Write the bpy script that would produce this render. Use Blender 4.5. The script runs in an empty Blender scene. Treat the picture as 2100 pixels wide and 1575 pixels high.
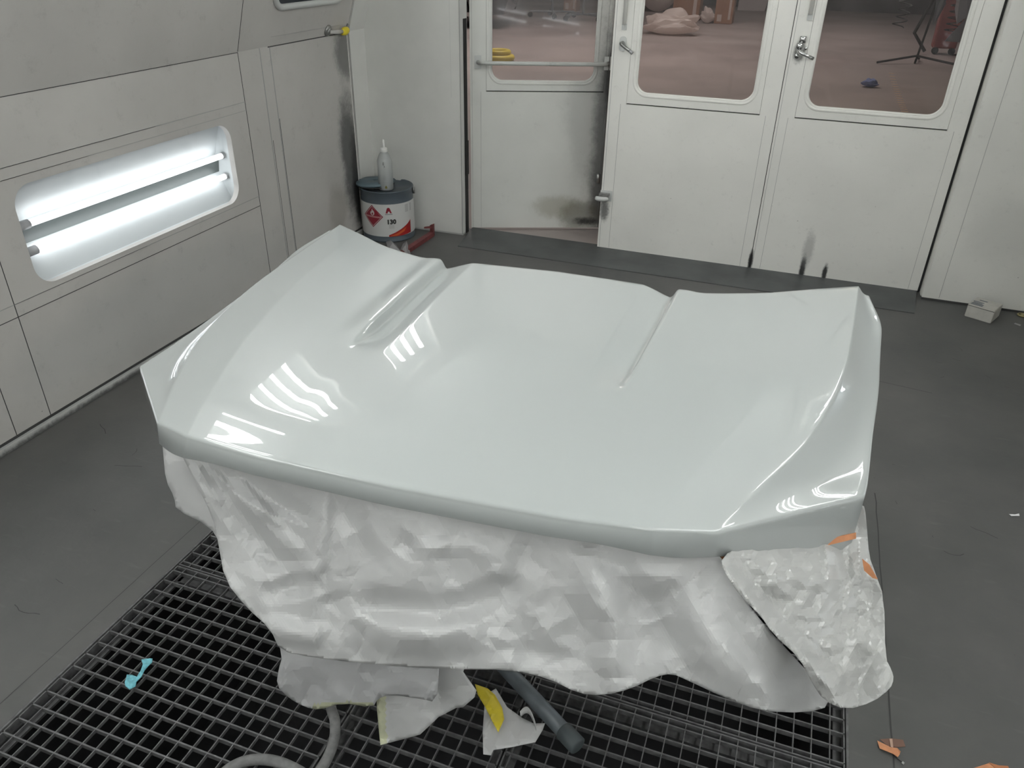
import bpy, bmesh, math, random
from mathutils import Vector, Matrix, geometry, noise
random.seed(7)
scene = bpy.context.scene
COL = scene.collection
rad = math.radians

# ------------------------------------------------------------------ camera
YAW, PITCH, ROLL, FPX, CAMZ = rad(19.404), rad(-30.128), rad(1.1174), 1590.78, 1.8
fw = Vector((-math.sin(YAW) * math.cos(PITCH), math.cos(YAW) * math.cos(PITCH), math.sin(PITCH)))
r0 = Vector((math.cos(YAW), math.sin(YAW), 0)); u0 = r0.cross(fw)
rt = r0 * math.cos(ROLL) + u0 * math.sin(ROLL); up = rt.cross(fw)
CAM = Vector((0, 0, CAMZ))
cd = bpy.data.cameras.new('camera'); cam = bpy.data.objects.new('camera', cd); COL.objects.link(cam)
cd.sensor_width = 36; cd.lens = FPX / 2100 * 36; cd.clip_start = .02; cd.clip_end = 100
m = Matrix((rt, up, -fw)).transposed().to_4x4(); m.translation = CAM; cam.matrix_world = m
scene.camera = cam
# ------------------------------------------------------------------ world, exposure, warm area lights of the workshop
w = bpy.data.worlds.new('world'); scene.world = w; w.use_nodes = True
w.node_tree.nodes['Background'].inputs[0].default_value = (.9, .92, 1, 1)
w.node_tree.nodes['Background'].inputs[1].default_value = .05
scene.view_settings.view_transform = 'Standard'; scene.view_settings.look = 'None'
scene.view_settings.gamma = 1; scene.view_settings.use_curve_mapping = False
scene.view_settings.exposure = -0.08
TUBE_HI, TUBE_LO = 28.0, 5.6
def area(name, loc, tgt, sx, sy, power, col):
    l = bpy.data.lights.new(name, 'AREA'); l.shape = 'RECTANGLE'; l.size = sx; l.size_y = sy; l.energy = power; l.color = col
    o = bpy.data.objects.new(name, l); COL.objects.link(o); o.location = loc
    o.rotation_euler = (Vector(tgt) - Vector(loc)).to_track_quat('-Z', 'Y').to_euler(); return o
area('workshop_lamp', (-4.5, 14, 5.6), (-4.5, 14, 0), 3, 3, 330, (1, .91, .86))
area('workshop_lamp', (-.5, 19, 5.6), (-.5, 19, 0), 3, 3, 150, (1, .91, .86))
area('workshop_lamp', (0, 8.5, 5.6), (0, 8.5, 0), 2, 2, 16, (1, .91, .86))

def ray(x, y): return (rt * (x - 1050) - up * (y - 787.5) + fw * FPX) / FPX
def gz(x, y, z=0.0):
    d = ray(x, y); return CAM + d * ((z - CAM.z) / d.z)
def gx(x, y, X):
    d = ray(x, y); return CAM + d * (X / d.x)
def gy(x, y, Y):
    d = ray(x, y); return CAM + d * (Y / d.y)
def gp(x, y, P, n):
    d = ray(x, y); return CAM + d * ((P - CAM).dot(n) / d.dot(n))

# ------------------------------------------------------------------ materials
def nodes(name):
    mt = bpy.data.materials.new(name); mt.use_nodes = True
    nt = mt.node_tree; b = nt.nodes['Principled BSDF']; return mt, nt, b
def V3(c): return (c[0], c[1], c[2], 1)
def mat(name, col, rough=.5, metal=0, coat=0, emis=None, es=0, noise_amt=0, nscale=8, bump=0, bscale=60, spec=.5, trans=0, alpha=1):
    mt, nt, b = nodes(name)
    b.inputs['Base Color'].default_value = V3(col); b.inputs['Roughness'].default_value = rough
    b.inputs['Metallic'].default_value = metal; b.inputs['Coat Weight'].default_value = coat
    b.inputs['Coat Roughness'].default_value = .02; b.inputs['Specular IOR Level'].default_value = spec
    b.inputs['Transmission Weight'].default_value = trans; b.inputs['Alpha'].default_value = alpha
    if emis: b.inputs['Emission Color'].default_value = V3(emis); b.inputs['Emission Strength'].default_value = es
    if noise_amt or bump:
        tc = nt.nodes.new('ShaderNodeNewGeometry')
    if noise_amt:
        n = nt.nodes.new('ShaderNodeTexNoise'); n.inputs['Scale'].default_value = nscale; n.inputs['Detail'].default_value = 6
        nt.links.new(tc.outputs['Position'], n.inputs['Vector'])
        mx = nt.nodes.new('ShaderNodeMix'); mx.data_type = 'RGBA'
        mx.inputs[6].default_value = V3([c * (1 - noise_amt) for c in col]); mx.inputs[7].default_value = V3([min(1, c * (1 + noise_amt)) for c in col])
        rp = nt.nodes.new('ShaderNodeMapRange'); rp.inputs[1].default_value = .3; rp.inputs[2].default_value = .7
        nt.links.new(n.outputs[0], rp.inputs[0]); nt.links.new(rp.outputs[0], mx.inputs[0]); nt.links.new(mx.outputs[2], b.inputs['Base Color'])
    if bump:
        n = nt.nodes.new('ShaderNodeTexNoise'); n.inputs['Scale'].default_value = bscale; n.inputs['Detail'].default_value = 4
        nt.links.new(tc.outputs['Position'], n.inputs['Vector'])
        bp = nt.nodes.new('ShaderNodeBump'); bp.inputs['Strength'].default_value = bump; bp.inputs['Distance'].default_value = .002
        nt.links.new(n.outputs[0], bp.inputs['Height']); nt.links.new(bp.outputs[0], b.inputs['Normal'])
    return mt
def stained(name, col, stains, rough=.45, var=.05, speck=True, bump=.25):
    """paint with overspray and scuffs; stains: (centre, radii, strength, colour, noise scale, threshold)"""
    mt, nt, b = nodes(name); N = nt.nodes; L = nt.links
    b.inputs['Roughness'].default_value = rough
    g = N.new('ShaderNodeNewGeometry'); pos = g.outputs['Position']
    n = N.new('ShaderNodeTexNoise'); n.inputs['Scale'].default_value = 2.2; n.inputs['Detail'].default_value = 7; L.new(pos, n.inputs['Vector'])
    mx = N.new('ShaderNodeMix'); mx.data_type = 'RGBA'
    mx.inputs[6].default_value = V3([c * (1 - var) for c in col]); mx.inputs[7].default_value = V3([c * (1 + var) for c in col])
    r = N.new('ShaderNodeMapRange'); r.inputs[1].default_value = .35; r.inputs[2].default_value = .65
    L.new(n.outputs[0], r.inputs[0]); L.new(r.outputs[0], mx.inputs[0]); cur = mx.outputs[2]
    if speck:
        v = N.new('ShaderNodeTexVoronoi'); v.inputs['Scale'].default_value = 7; L.new(pos, v.inputs['Vector'])
        ls = N.new('ShaderNodeMath'); ls.operation = 'LESS_THAN'; ls.inputs[1].default_value = .022; L.new(v.outputs['Distance'], ls.inputs[0])
        m2 = N.new('ShaderNodeMix'); m2.data_type = 'RGBA'; m2.inputs[7].default_value = V3([c * .35 for c in col])
        L.new(cur, m2.inputs[6])
        mm = N.new('ShaderNodeMath'); mm.operation = 'MULTIPLY'; mm.inputs[1].default_value = .6
        L.new(ls.outputs[0], mm.inputs[0]); L.new(mm.outputs[0], m2.inputs[0]); cur = m2.outputs[2]
    for (c, rr, st, sc, ns, th) in stains:
        sub = N.new('ShaderNodeVectorMath'); sub.operation = 'SUBTRACT'; sub.inputs[1].default_value = c; L.new(pos, sub.inputs[0])
        dv = N.new('ShaderNodeVectorMath'); dv.operation = 'DIVIDE'; dv.inputs[1].default_value = rr; L.new(sub.outputs[0], dv.inputs[0])
        ln = N.new('ShaderNodeVectorMath'); ln.operation = 'LENGTH'; L.new(dv.outputs[0], ln.inputs[0])
        f = N.new('ShaderNodeMapRange'); f.interpolation_type = 'SMOOTHSTEP'; f.inputs[1].default_value = 1; f.inputs[2].default_value = 0
        L.new(ln.outputs['Value'], f.inputs[0])
        nn = N.new('ShaderNodeTexNoise'); nn.inputs['Scale'].default_value = ns; nn.inputs['Detail'].default_value = 8; nn.inputs['Roughness'].default_value = .78
        L.new(pos, nn.inputs['Vector'])
        ad = N.new('ShaderNodeMath'); ad.operation = 'ADD'; L.new(f.outputs[0], ad.inputs[0]); L.new(nn.outputs[0], ad.inputs[1])
        f2 = N.new('ShaderNodeMapRange'); f2.interpolation_type = 'SMOOTHSTEP'; f2.inputs[1].default_value = th - .25; f2.inputs[2].default_value = th + .38; f2.inputs[4].default_value = st
        L.new(ad.outputs[0], f2.inputs[0])
        m3 = N.new('ShaderNodeMix'); m3.data_type = 'RGBA'; m3.inputs[7].default_value = V3(sc); L.new(cur, m3.inputs[6]); L.new(f2.outputs[0], m3.inputs[0]); cur = m3.outputs[2]
    L.new(cur, b.inputs['Base Color'])
    if bump:
        n = N.new('ShaderNodeTexNoise'); n.inputs['Scale'].default_value = 25; n.inputs['Detail'].default_value = 3; L.new(pos, n.inputs['Vector'])
        bp = N.new('ShaderNodeBump'); bp.inputs['Strength'].default_value = bump; bp.inputs['Distance'].default_value = .0015
        L.new(n.outputs[0], bp.inputs['Height']); L.new(bp.outputs[0], b.inputs['Normal'])
    return mt
def glass_mat(name, haze=.06, tint=(1, 1, 1), hazecol=(.5, .5, .5)):
    mt = bpy.data.materials.new(name); mt.use_nodes = True; nt = mt.node_tree; N = nt.nodes; L = nt.links
    N.remove(N['Principled BSDF']); out = N['Material Output']
    t = N.new('ShaderNodeBsdfTransparent'); t.inputs[0].default_value = V3(tint)
    d = N.new('ShaderNodeBsdfDiffuse'); d.inputs[0].default_value = V3(hazecol)
    g = N.new('ShaderNodeBsdfGlossy'); g.inputs['Roughness'].default_value = .03
    fr = N.new('ShaderNodeFresnel'); fr.inputs[0].default_value = 1.5
    a = N.new('ShaderNodeMixShader'); a.inputs[0].default_value = haze; L.new(t.outputs[0], a.inputs[1]); L.new(d.outputs[0], a.inputs[2])
    ge = N.new('ShaderNodeNewGeometry'); iv = N.new('ShaderNodeMath'); iv.operation = 'SUBTRACT'; iv.inputs[0].default_value = 1; L.new(ge.outputs['Backfacing'], iv.inputs[1])
    mu = N.new('ShaderNodeMath'); mu.operation = 'MULTIPLY'; L.new(fr.outputs[0], mu.inputs[0]); L.new(iv.outputs[0], mu.inputs[1])
    b = N.new('ShaderNodeMixShader'); L.new(mu.outputs[0], b.inputs[0]); L.new(a.outputs[0], b.inputs[1]); L.new(g.outputs[0], b.inputs[2])
    L.new(b.outputs[0], out.inputs[0]); return mt
def paper_mat(name, col, rough=.55, gloss=.3, transl=.25):
    mt, nt, b = nodes(name); N = nt.nodes; L = nt.links
    b.inputs['Roughness'].default_value = rough; b.inputs['Specular IOR Level'].default_value = gloss
    g = N.new('ShaderNodeNewGeometry')
    n = N.new('ShaderNodeTexNoise'); n.inputs['Scale'].default_value = 14; n.inputs['Detail'].default_value = 8; L.new(g.outputs['Position'], n.inputs['Vector'])
    mx = N.new('ShaderNodeMix'); mx.data_type = 'RGBA'; mx.inputs[6].default_value = V3([c * .95 for c in col]); mx.inputs[7].default_value = V3([min(1, c * 1.05) for c in col])
    L.new(n.outputs[0], mx.inputs[0]); L.new(mx.outputs[2], b.inputs['Base Color'])
    bn = N.new('ShaderNodeTexNoise'); bn.inputs['Scale'].default_value = 26; bn.inputs['Detail'].default_value = 7; bn.inputs['Roughness'].default_value = .6; L.new(g.outputs['Position'], bn.inputs['Vector'])
    bp = N.new('ShaderNodeBump'); bp.inputs['Strength'].default_value = .16; bp.inputs['Distance'].default_value = .006
    L.new(bn.outputs[0], bp.inputs['Height']); L.new(bp.outputs[0], b.inputs['Normal'])
    tr = N.new('ShaderNodeBsdfTranslucent'); tr.inputs[0].default_value = V3(col)
    ms = N.new('ShaderNodeMixShader'); ms.inputs[0].default_value = transl
    L.new(b.outputs[0], ms.inputs[1]); L.new(tr.outputs[0], ms.inputs[2]); L.new(ms.outputs[0], N['Material Output'].inputs[0])
    return mt

WP = (.74, .73, .695)
DK = (.035, .035, .035)
XL, XR = -2.696, 1.46                 # side walls
YB, YP, YE = 4.826, 4.714, -3.2       # doors, fixed panels, end wall
ZBEND, ZC, SL = 1.268, 3.10, .33      # bend of the side walls, ceiling, slope of the upper walls
M = {}
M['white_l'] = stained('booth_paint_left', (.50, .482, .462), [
    ((XL, 4.42, .55), (.2, .20, .75), .95, (.10, .10, .10), 9, .95),
    ((XL, 4.49, .35), (.2, .11, .55), 1, (.03, .03, .03), 14, .78),
    ((XL, 4.46, 1.15), (.2, .22, .28), .8, (.12, .12, .12), 10, .95),
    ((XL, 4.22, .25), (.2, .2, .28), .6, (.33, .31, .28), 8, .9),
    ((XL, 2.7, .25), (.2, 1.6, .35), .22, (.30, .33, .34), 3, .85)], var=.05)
M['white_b'] = stained('booth_paint_back', WP, [
    ((.176, YB, .04), (.030, .3, .17), 1, DK, 55, .9), ((.306, YB, .04), (.028, .3, .11), 1, DK, 55, .95),
    ((-.135, YB, .05), (.022, .3, .13), 1, DK, 25, .8), ((.185, YB, .17), (.06, .3, .22), .45, (.2, .2, .2), 45, .95),
    ((-1.09, YB, .26), (.06, .3, .14), .85, (.1, .1, .1), 70, 1.0),
    ((1.15, YP, .45), (.35, .4, .35), .12, (.3, .3, .3), 9, .95), ((-.08, YB, 1.27), (.05, .2, .09), .85, (.08, .08, .08), 22, .85)], var=.04)
M['white_d1'] = stained('door_paint_dirty', (.66, .66, .63), [
    ((-1.20, 5.20, .55), (.17, .5, 1.4), .9, (.09, .09, .09), 6, .92),
    ((-1.34, 5.15, .10), (.24, .5, .20), .6, (.10, .09, .06), 9, .9),
    ((-1.29, 5.15, .06), (.22, .5, .07), .95, (.03, .03, .03), 26, 1.15),
    ((-1.5, 5.1, .16), (.3, .5, .16), .42, (.22, .2, .12), 8, .98),
    ((-1.28, 5.15, .8), (.3, .5, .75), .35, (.25, .26, .26), 4, .8),
    ((-1.18, 5.2, 1.0), (.10, .5, .35), .9, (.05, .05, .05), 8, .8)], var=.05)
M['white_t'] = stained('trim_paint_worn', (.48, .48, .47), [((XL, 2.2, .0), (.2, 3, .05), .9, (.06, .06, .06), 24, 1.15)], var=.12)
M['white_c'] = mat('booth_paint_plain', (.66, .655, .63), .5, noise_amt=.03)
M['ceil'] = mat('ceiling_filter_cloth', (.84, .88, .86), .9, noise_amt=.02)
M['seam'] = mat('seam_dark', (.05, .05, .05), .8)  # plain dark colour of joints, cracks and scuff marks
M['seam_soft'] = mat('seam_grey', (.36, .36, .355), .6)
M['black'] = mat('black_rubber', (.012, .012, .012), .7)
M['rubber'] = mat('white_gasket', (.55, .56, .55), .4)
M['steel'] = mat('worn_steel', (.35, .35, .34), .35, metal=.85, noise_amt=.3, nscale=40)
M['chrome'] = mat('chrome', (.65, .65, .65), .15, metal=1)
M['grate'] = mat('grate_steel', (.13, .13, .132), .55, metal=.2, noise_amt=.3, nscale=50, bump=.3)
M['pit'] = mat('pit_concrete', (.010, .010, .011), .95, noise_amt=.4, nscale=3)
M['glass'] = glass_mat('window_glass', .05, (.86, .84, .84), (.35, .33, .33))
M['glass_dirty'] = glass_mat('window_glass_dusty', .16, (.92, .9, .9), (.42, .40, .40))
M['glass_lamp'] = glass_mat('lamp_glass', .02)
M['tube_hi'] = mat('tube_upper', (1, 1, 1), .4, emis=(.99, 1, .98), es=TUBE_HI)
M['tube_lo'] = mat('tube_lower', (1, 1, 1), .4, emis=(.95, .98, 1), es=TUBE_LO)
M['refl'] = mat('lamp_reflector', (.55, .58, .59), .4)
M['refl_hi'] = mat('upper_lamp_tray', (.17, .18, .18), .5)
M['refl_band'] = mat('lamp_ballast_cover', (.07, .085, .083), .4)
M['cap'] = mat('tube_cap', (.42, .42, .43), .5)

def floor_mat():
    mt, nt, b = nodes('booth_floor_paint'); N = nt.nodes; L = nt.links
    g = N.new('ShaderNodeNewGeometry'); pos = g.outputs['Position']
    n1 = N.new('ShaderNodeTexNoise'); n1.inputs['Scale'].default_value = 1.6; n1.inputs['Detail'].default_value = 8; n1.inputs['Roughness'].default_value = .6; L.new(pos, n1.inputs['Vector'])
    cr = N.new('ShaderNodeValToRGB'); e = cr.color_ramp.elements; e[0].position = .3; e[0].color = (.086, .088, .086, 1); e[1].position = .72; e[1].color = (.132, .129, .124, 1)
    L.new(n1.outputs[0], cr.inputs[0])
    w1 = N.new('ShaderNodeTexVoronoi'); w1.inputs['Scale'].default_value = 26; L.new(pos, w1.inputs['Vector'])
    lt = N.new('ShaderNodeMath'); lt.operation = 'LESS_THAN'; lt.inputs[1].default_value = .07; L.new(w1.outputs['Distance'], lt.inputs[0])
    n2 = N.new('ShaderNodeTexNoise'); n2.inputs['Scale'].default_value = 3.1; L.new(pos, n2.inputs['Vector'])
    gt = N.new('ShaderNodeMath'); gt.operation = 'GREATER_THAN'; gt.inputs[1].default_value = .60; L.new(n2.outputs[0], gt.inputs[0])
    mu = N.new('ShaderNodeMath'); mu.operation = 'MULTIPLY'; L.new(lt.outputs[0], mu.inputs[0]); L.new(gt.outputs[0], mu.inputs[1])
    mu2 = N.new('ShaderNodeMath'); mu2.operation = 'MULTIPLY'; mu2.inputs[1].default_value = .35; L.new(mu.outputs[0], mu2.inputs[0])
    mx = N.new('ShaderNodeMix'); mx.data_type = 'RGBA'; mx.inputs[7].default_value = (.04, .04, .04, 1); L.new(cr.outputs[0], mx.inputs[6]); L.new(mu2.outputs[0], mx.inputs[0])
    # long thin scuffs
    mp = N.new('ShaderNodeMapping'); mp.inputs['Scale'].default_value = (2, 9, 1); mp.inputs['Rotation'].default_value = (0, 0, .9); L.new(pos, mp.inputs[0])
    n3 = N.new('ShaderNodeTexNoise'); n3.inputs['Scale'].default_value = 4; n3.inputs['Detail'].default_value = 8; L.new(mp.outputs[0], n3.inputs['Vector'])
    r3 = N.new('ShaderNodeMapRange'); r3.inputs[1].default_value = .62; r3.inputs[2].default_value = .8; r3.inputs[4].default_value = .35; L.new(n3.outputs[0], r3.inputs[0])
    mx2 = N.new('ShaderNodeMix'); mx2.data_type = 'RGBA'; mx2.inputs[7].default_value = (.17, .165, .16, 1); L.new(mx.outputs[2], mx2.inputs[6]); L.new(r3.outputs[0], mx2.inputs[0])
    L.new(mx2.outputs[2], b.inputs['Base Color'])
    b.inputs['Roughness'].default_value = .5; b.inputs['Specular IOR Level'].default_value = .35
    bn = N.new('ShaderNodeTexNoise'); bn.inputs['Scale'].default_value = 60; bn.inputs['Detail'].default_value = 5; L.new(pos, bn.inputs['Vector'])
    bp = N.new('ShaderNodeBump'); bp.inputs['Strength'].default_value = .25; bp.inputs['Distance'].default_value = .002; L.new(bn.outputs[0], bp.inputs['Height']); L.new(bp.outputs[0], b.inputs['Normal'])
    return mt
M['floor'] = floor_mat()
M['wfloor'] = mat('workshop_floor_concrete', (.36, .315, .30), .55, noise_amt=.16, nscale=.7)

# ------------------------------------------------------------------ mesh helpers
def tag(o, label=None, cat=None, group=None, kind=None):
    if label: o['label'] = label
    if cat: o['category'] = cat
    if group: o['group'] = group
    if kind: o['kind'] = kind
    return o
def mesh_obj(name, bm, mats, parent=None, smooth=False):
    bmesh.ops.recalc_face_normals(bm, faces=bm.faces)
    me = bpy.data.meshes.new(name); bm.to_mesh(me); bm.free()
    for mm in (mats if isinstance(mats, (list, tuple)) else [mats]): me.materials.append(mm)
    if smooth:
        for p in me.polygons: p.use_smooth = True
    o = bpy.data.objects.new(name, me); COL.objects.link(o)
    if parent: o.parent = parent
    return o
def empty(name, loc=(0, 0, 0), rz=0):
    o = bpy.data.objects.new(name, None); COL.objects.link(o); o.location = loc; o.rotation_euler = (0, 0, rz); o.empty_display_size = .05
    return o
def recentre(root):
    """move children meshes, given in world coordinates, under a root that stands elsewhere"""
    bpy.context.view_layer.update()
    inv = root.matrix_world.inverted()
    for c in root.children:
        c.matrix_parent_inverse = Matrix(); c.data.transform(inv)
        for d in c.children: d.matrix_parent_inverse = Matrix(); d.data.transform(inv)
def box(bm, x0, x1, y0, y1, z0, z1, mi=0, bev=0):
    vs = [bm.verts.new((x, y, z)) for x in (x0, x1) for y in (y0, y1) for z in (z0, z1)]
    fs = []
    for q in ((0, 1, 3, 2), (4, 6, 7, 5), (0, 4, 5, 1), (2, 3, 7, 6), (0, 2, 6, 4), (1, 5, 7, 3)):
        f = bm.faces.new([vs[i] for i in q]); f.material_index = mi; fs.append(f)
    if bev:
        es = list({e for f in fs for e in f.edges})
        bmesh.ops.bevel(bm, geom=es, offset=bev, segments=2, affect='EDGES', profile=.5)
def prism(bm, pts, d, mi=0):
    """closed solid from polygon pts swept by vector d"""
    a = [bm.verts.new(p) for p in pts]; b = [bm.verts.new(Vector(p) + Vector(d)) for p in pts]
    n = len(pts); bm.faces.new(a).material_index = mi; bm.faces.new(b[::-1]).material_index = mi
    for i in range(n): bm.faces.new((a[i], b[i], b[(i + 1) % n], a[(i + 1) % n])).material_index = mi
def frames(pts, closed=False):
    pts = [Vector(p) for p in pts]; n = len(pts); T = []
    for i in range(n):
        a = pts[i - 1] if (i > 0 or closed) else pts[i]; b = pts[(i + 1) % n] if (i < n - 1 or closed) else pts[i]
        T.append((b - a).normalized())
    u = T[0].orthogonal().normalized(); out = []
    for t in T:
        u = (u - t * u.dot(t)).normalized(); out.append((t, u, t.cross(u)))
    return pts, out
def tube(bm, pts, r, seg=12, closed=False, cap=True, mi=0):
    pts, fr = frames(pts, closed); rings = []
    for i, (p, (t, u, v)) in enumerate(zip(pts, fr)):
        rr = r[i] if isinstance(r, (list, tuple)) else r
        rings.append([bm.verts.new(p + (u * math.cos(2 * math.pi * k / seg) + v * math.sin(2 * math.pi * k / seg)) * rr) for k in range(seg)])
    n = len(rings)
    for i in range(n if closed else n - 1):
        a, b = rings[i], rings[(i + 1) % n]
        for k in range(seg): bm.faces.new((a[k], a[(k + 1) % seg], b[(k + 1) % seg], b[k])).material_index = mi
    if cap and not closed: bm.faces.new(rings[0]).material_index = mi; bm.faces.new(rings[-1][::-1]).material_index = mi
def lathe(bm, prof, c=(0, 0, 0), seg=40, mi=0):
    rings = []
    for (r, z) in prof:
        rings.append([bm.verts.new((c[0] + r * math.cos(2 * math.pi * k / seg), c[1] + r * math.sin(2 * math.pi * k / seg), c[2] + z)) for k in range(seg)])
    for a, b in zip(rings, rings[1:]):
        for k in range(seg): bm.faces.new((a[k], a[(k + 1) % seg], b[(k + 1) % seg], b[k])).material_index = mi
    bm.faces.new(rings[0]).material_index = mi; bm.faces.new(rings[-1]).material_index = mi
def rrect(u0, u1, v0, v1, r, seg=8):
    """rounded rectangle loop; every corner arc has 2*seg+1 points"""
    out = []
    for (cu, cv, a0) in ((u1 - r, v1 - r, 0), (u0 + r, v1 - r, 90), (u0 + r, v0 + r, 180), (u1 - r, v0 + r, 270)):
        for k in range(2 * seg + 1):
            a = rad(a0 + 90 * k / (2 * seg)); out.append((cu + r * math.cos(a), cv + r * math.sin(a)))
    return out
def plate_hole(bm, F, O, Hh, r, t, mi=0, seg=8):
    """plate with outer rectangle O and rounded hole Hh (u0,u1,v0,v1); F(u,v,w) maps to 3D, w is depth behind the face"""
    ho = rrect(*Hh, r, seg); u0, u1, v0, v1 = O; hu0, hu1, hv0, hv1 = Hh; ou = []
    for ci, (cu, cv) in enumerate(((u1, v1), (u0, v1), (u0, v0), (u1, v0))):
        for k in range(2 * seg + 1):
            hx, hy = ho[ci * (2 * seg + 1) + k]
            if ci in (0, 2): first = k < seg
            else: first = k >= seg
            if k == seg: ou.append((cu, cv))
            elif first: ou.append((cu, hy))
            else: ou.append((hx, cv))
    n = len(ho)
    fo = [bm.verts.new(F(a, b, 0)) for a, b in ou]; fi = [bm.verts.new(F(a, b, 0)) for a, b in ho]
    bo = [bm.verts.new(F(a, b, t)) for a, b in ou]; bi = [bm.verts.new(F(a, b, t)) for a, b in ho]
    for i in range(n):
        j = (i + 1) % n
        for q in ((fo[i], fo[j], fi[j], fi[i]), (bo[i], bi[i], bi[j], bo[j]), (fi[i], fi[j], bi[j], bi[i]), (fo[i], bo[i], bo[j], fo[j])):
            bm.faces.new(q).material_index = mi
def fbox(bm, F, u0, u1, v0, v1, w0, w1, mi=0):
    P = [F(u, v, ww) for u in (u0, u1) for v in (v0, v1) for ww in (w0, w1)]
    vs = [bm.verts.new(p) for p in P]
    for q in ((0, 1, 3, 2), (4, 6, 7, 5), (0, 4, 5, 1), (2, 3, 7, 6), (0, 2, 6, 4), (1, 5, 7, 3)):
        bm.faces.new([vs[i] for i in q]).material_index = mi
def lerp(a, b, t): return a + (b - a) * t
def sstep(a, b, x):
    t = max(0, min(1, (x - a) / (b - a))); return t * t * (3 - 2 * t)

# ================================================================== SETTING
PX0, PX1, PY0, PY1 = -1.655, .415, -.40, 2.46      # pit under the grating
bm = bmesh.new()
for (a, b, c, d) in ((XL - .1, XR + .1, YE, PY0), (XL - .1, XR + .1, PY1, YB + .04), (XL - .1, PX0, PY0, PY1), (PX1, XR + .1, PY0, PY1)):
    box(bm, a, b, c, d, -.06, 0)
def crack(pts, wd, z=.0006):
    for (p, q) in zip(pts, pts[1:]):
        p = Vector((p[0], p[1], z)); q = Vector((q[0], q[1], z)); t = (q - p).normalized(); s = Vector((-t.y, t.x, 0)) * wd / 2
        f = bm.faces.new([bm.verts.new(v) for v in (p - s, q - s, q + s, p + s)]); f.material_index = 1
pts = [(.522 + random.uniform(-.0018, .0018), -.4 + .06 * i) for i in range(52)]; crack(pts, .0042)
crack([(.575, 3.59), (.80, 3.56)], .003)
crack([(PX0 - .065 + random.uniform(-.001, .001), -.4 + .1 * i) for i in range(25)], .0022)
for k in range(26):
    x = random.uniform(.5, 1.4) if k % 2 else random.uniform(-2.6, -1.75); y = random.uniform(.6, 4.2); a = random.uniform(0, 6.28); l = random.uniform(.01, .05)
    P = []
    for i in range(5): P.append((x, y)); x += math.cos(a) * l / 4; y += math.sin(a) * l / 4; a += random.uniform(-.5, .5)
    crack(P, .0016)
for (px, py, n) in ((235, 955, 5), (205, 870, 4), (1935, 1130, 3), (1990, 1080, 4), (30, 1240, 5)):   # darker scuffs seen on the floor
    p = gz(px, py); x, y, a = p.x, p.y, random.uniform(-.6, .6); P = []
    for i in range(n + 2): P.append((x, y)); x += math.cos(a) * .018; y += math.sin(a) * .018; a += random.uniform(-.3, .5)
    crack(P, .0025)
o = mesh_obj('floor', bm, [M['floor'], M['seam']]); tag(o, 'dark grey painted booth floor around the sunken grating', 'floor', kind='structure')
# pit
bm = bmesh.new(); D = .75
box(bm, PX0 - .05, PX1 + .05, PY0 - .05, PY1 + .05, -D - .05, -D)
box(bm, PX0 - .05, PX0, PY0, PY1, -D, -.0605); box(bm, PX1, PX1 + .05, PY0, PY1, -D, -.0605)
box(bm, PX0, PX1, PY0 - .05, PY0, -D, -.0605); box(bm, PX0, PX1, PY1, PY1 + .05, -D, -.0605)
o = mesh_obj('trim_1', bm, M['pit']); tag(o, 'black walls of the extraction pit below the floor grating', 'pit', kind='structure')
# ledge frame round the grating + bearers
bm = bmesh.new()
for (a, b, c, d) in ((PX0, PX0 + .006, PY0, PY1), (PX1 - .006, PX1, PY0, PY1), (PX0, PX1, PY1 - .006, PY1)):
    box(bm, a, b, c, d, -.05, -.0005)
for (a, b, c, d) in ((PX0 + .006, PX0 + .03, PY0, PY1), (PX1 - .03, PX1 - .006, PY0, PY1), (PX0, PX1, 1.421 - .03, 1.421 + .03), (PX0, PX1, .44, .50)):
    box(bm, a, b, c, d, -.052, -.044)
for xx in (-.8415, -.415): box(bm, xx - .03, xx + .03, .50, 1.39, -.052, -.044)
o = mesh_obj('trim_2', bm, M['grate']); tag(o, 'steel rim and bearers carrying the floor grating', 'grating frame', kind='structure')
# grating panels (each could be lifted out)
def grating(x0, x1, y0, y1, label):
    bm = bmesh.new(); g = .0025; x0 += g; x1 -= g; y0 += g; y1 -= g; P = .045; t = .0032
    zt, zb = -.004, -.030
    for (a, b, c, d) in ((x0, x0 + .004, y0, y1), (x1 - .004, x1, y0, y1), (x0 + .004, x1 - .004, y0, y0 + .004), (x0 + .004, x1 - .004, y1 - .004, y1)):
        box(bm, a, b, c, d, zb, zt)
    # bars on one common raster so they run on from panel to panel
    i = math.ceil((x0 + .012 - PX0) / P)
    while PX0 + i * P < x1 - .01:
        x = PX0 + i * P; j = random.uniform(-.0008, .0008); box(bm, x - t * .4 + j, x + t * .4 + j, y0, y1, zt - .011, zt - .0005); i += 1
    i = math.ceil((y0 + .012 - 1.3965) / P)
    while 1.3965 + i * P < y1 - .01:
        y = 1.3965 + i * P; box(bm, x0, x1, y - t * .62, y + t * .62, zt - .015, zt); i += 1
    o = mesh_obj('floor_grating', bm, M['grate']); return tag(o, label, 'floor grating', 'steel floor gratings over the pit')
XS = (PX0 + .006, -.8415, -.415, PX1 - .006)
grating(XS[0], XS[1], .47, 1.421, 'dark steel floor grating with the blue glove scrap lying on it')
grating(XS[1], XS[2], .47, 1.421, 'narrow steel floor grating between the hose and the torn paper scrap')
grating(XS[2], XS[3], .47, 1.421, 'dark steel floor grating with the rubber capped stand foot resting on it')
grating(XS[0], -.62, 1.421, PY1 - .006, 'far steel floor grating beside the left floor, partly under the masked hood')
grating(-.62, XS[3], 1.421, PY1 - .006, 'far right steel floor grating under the wavy hem of the paper')
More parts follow.
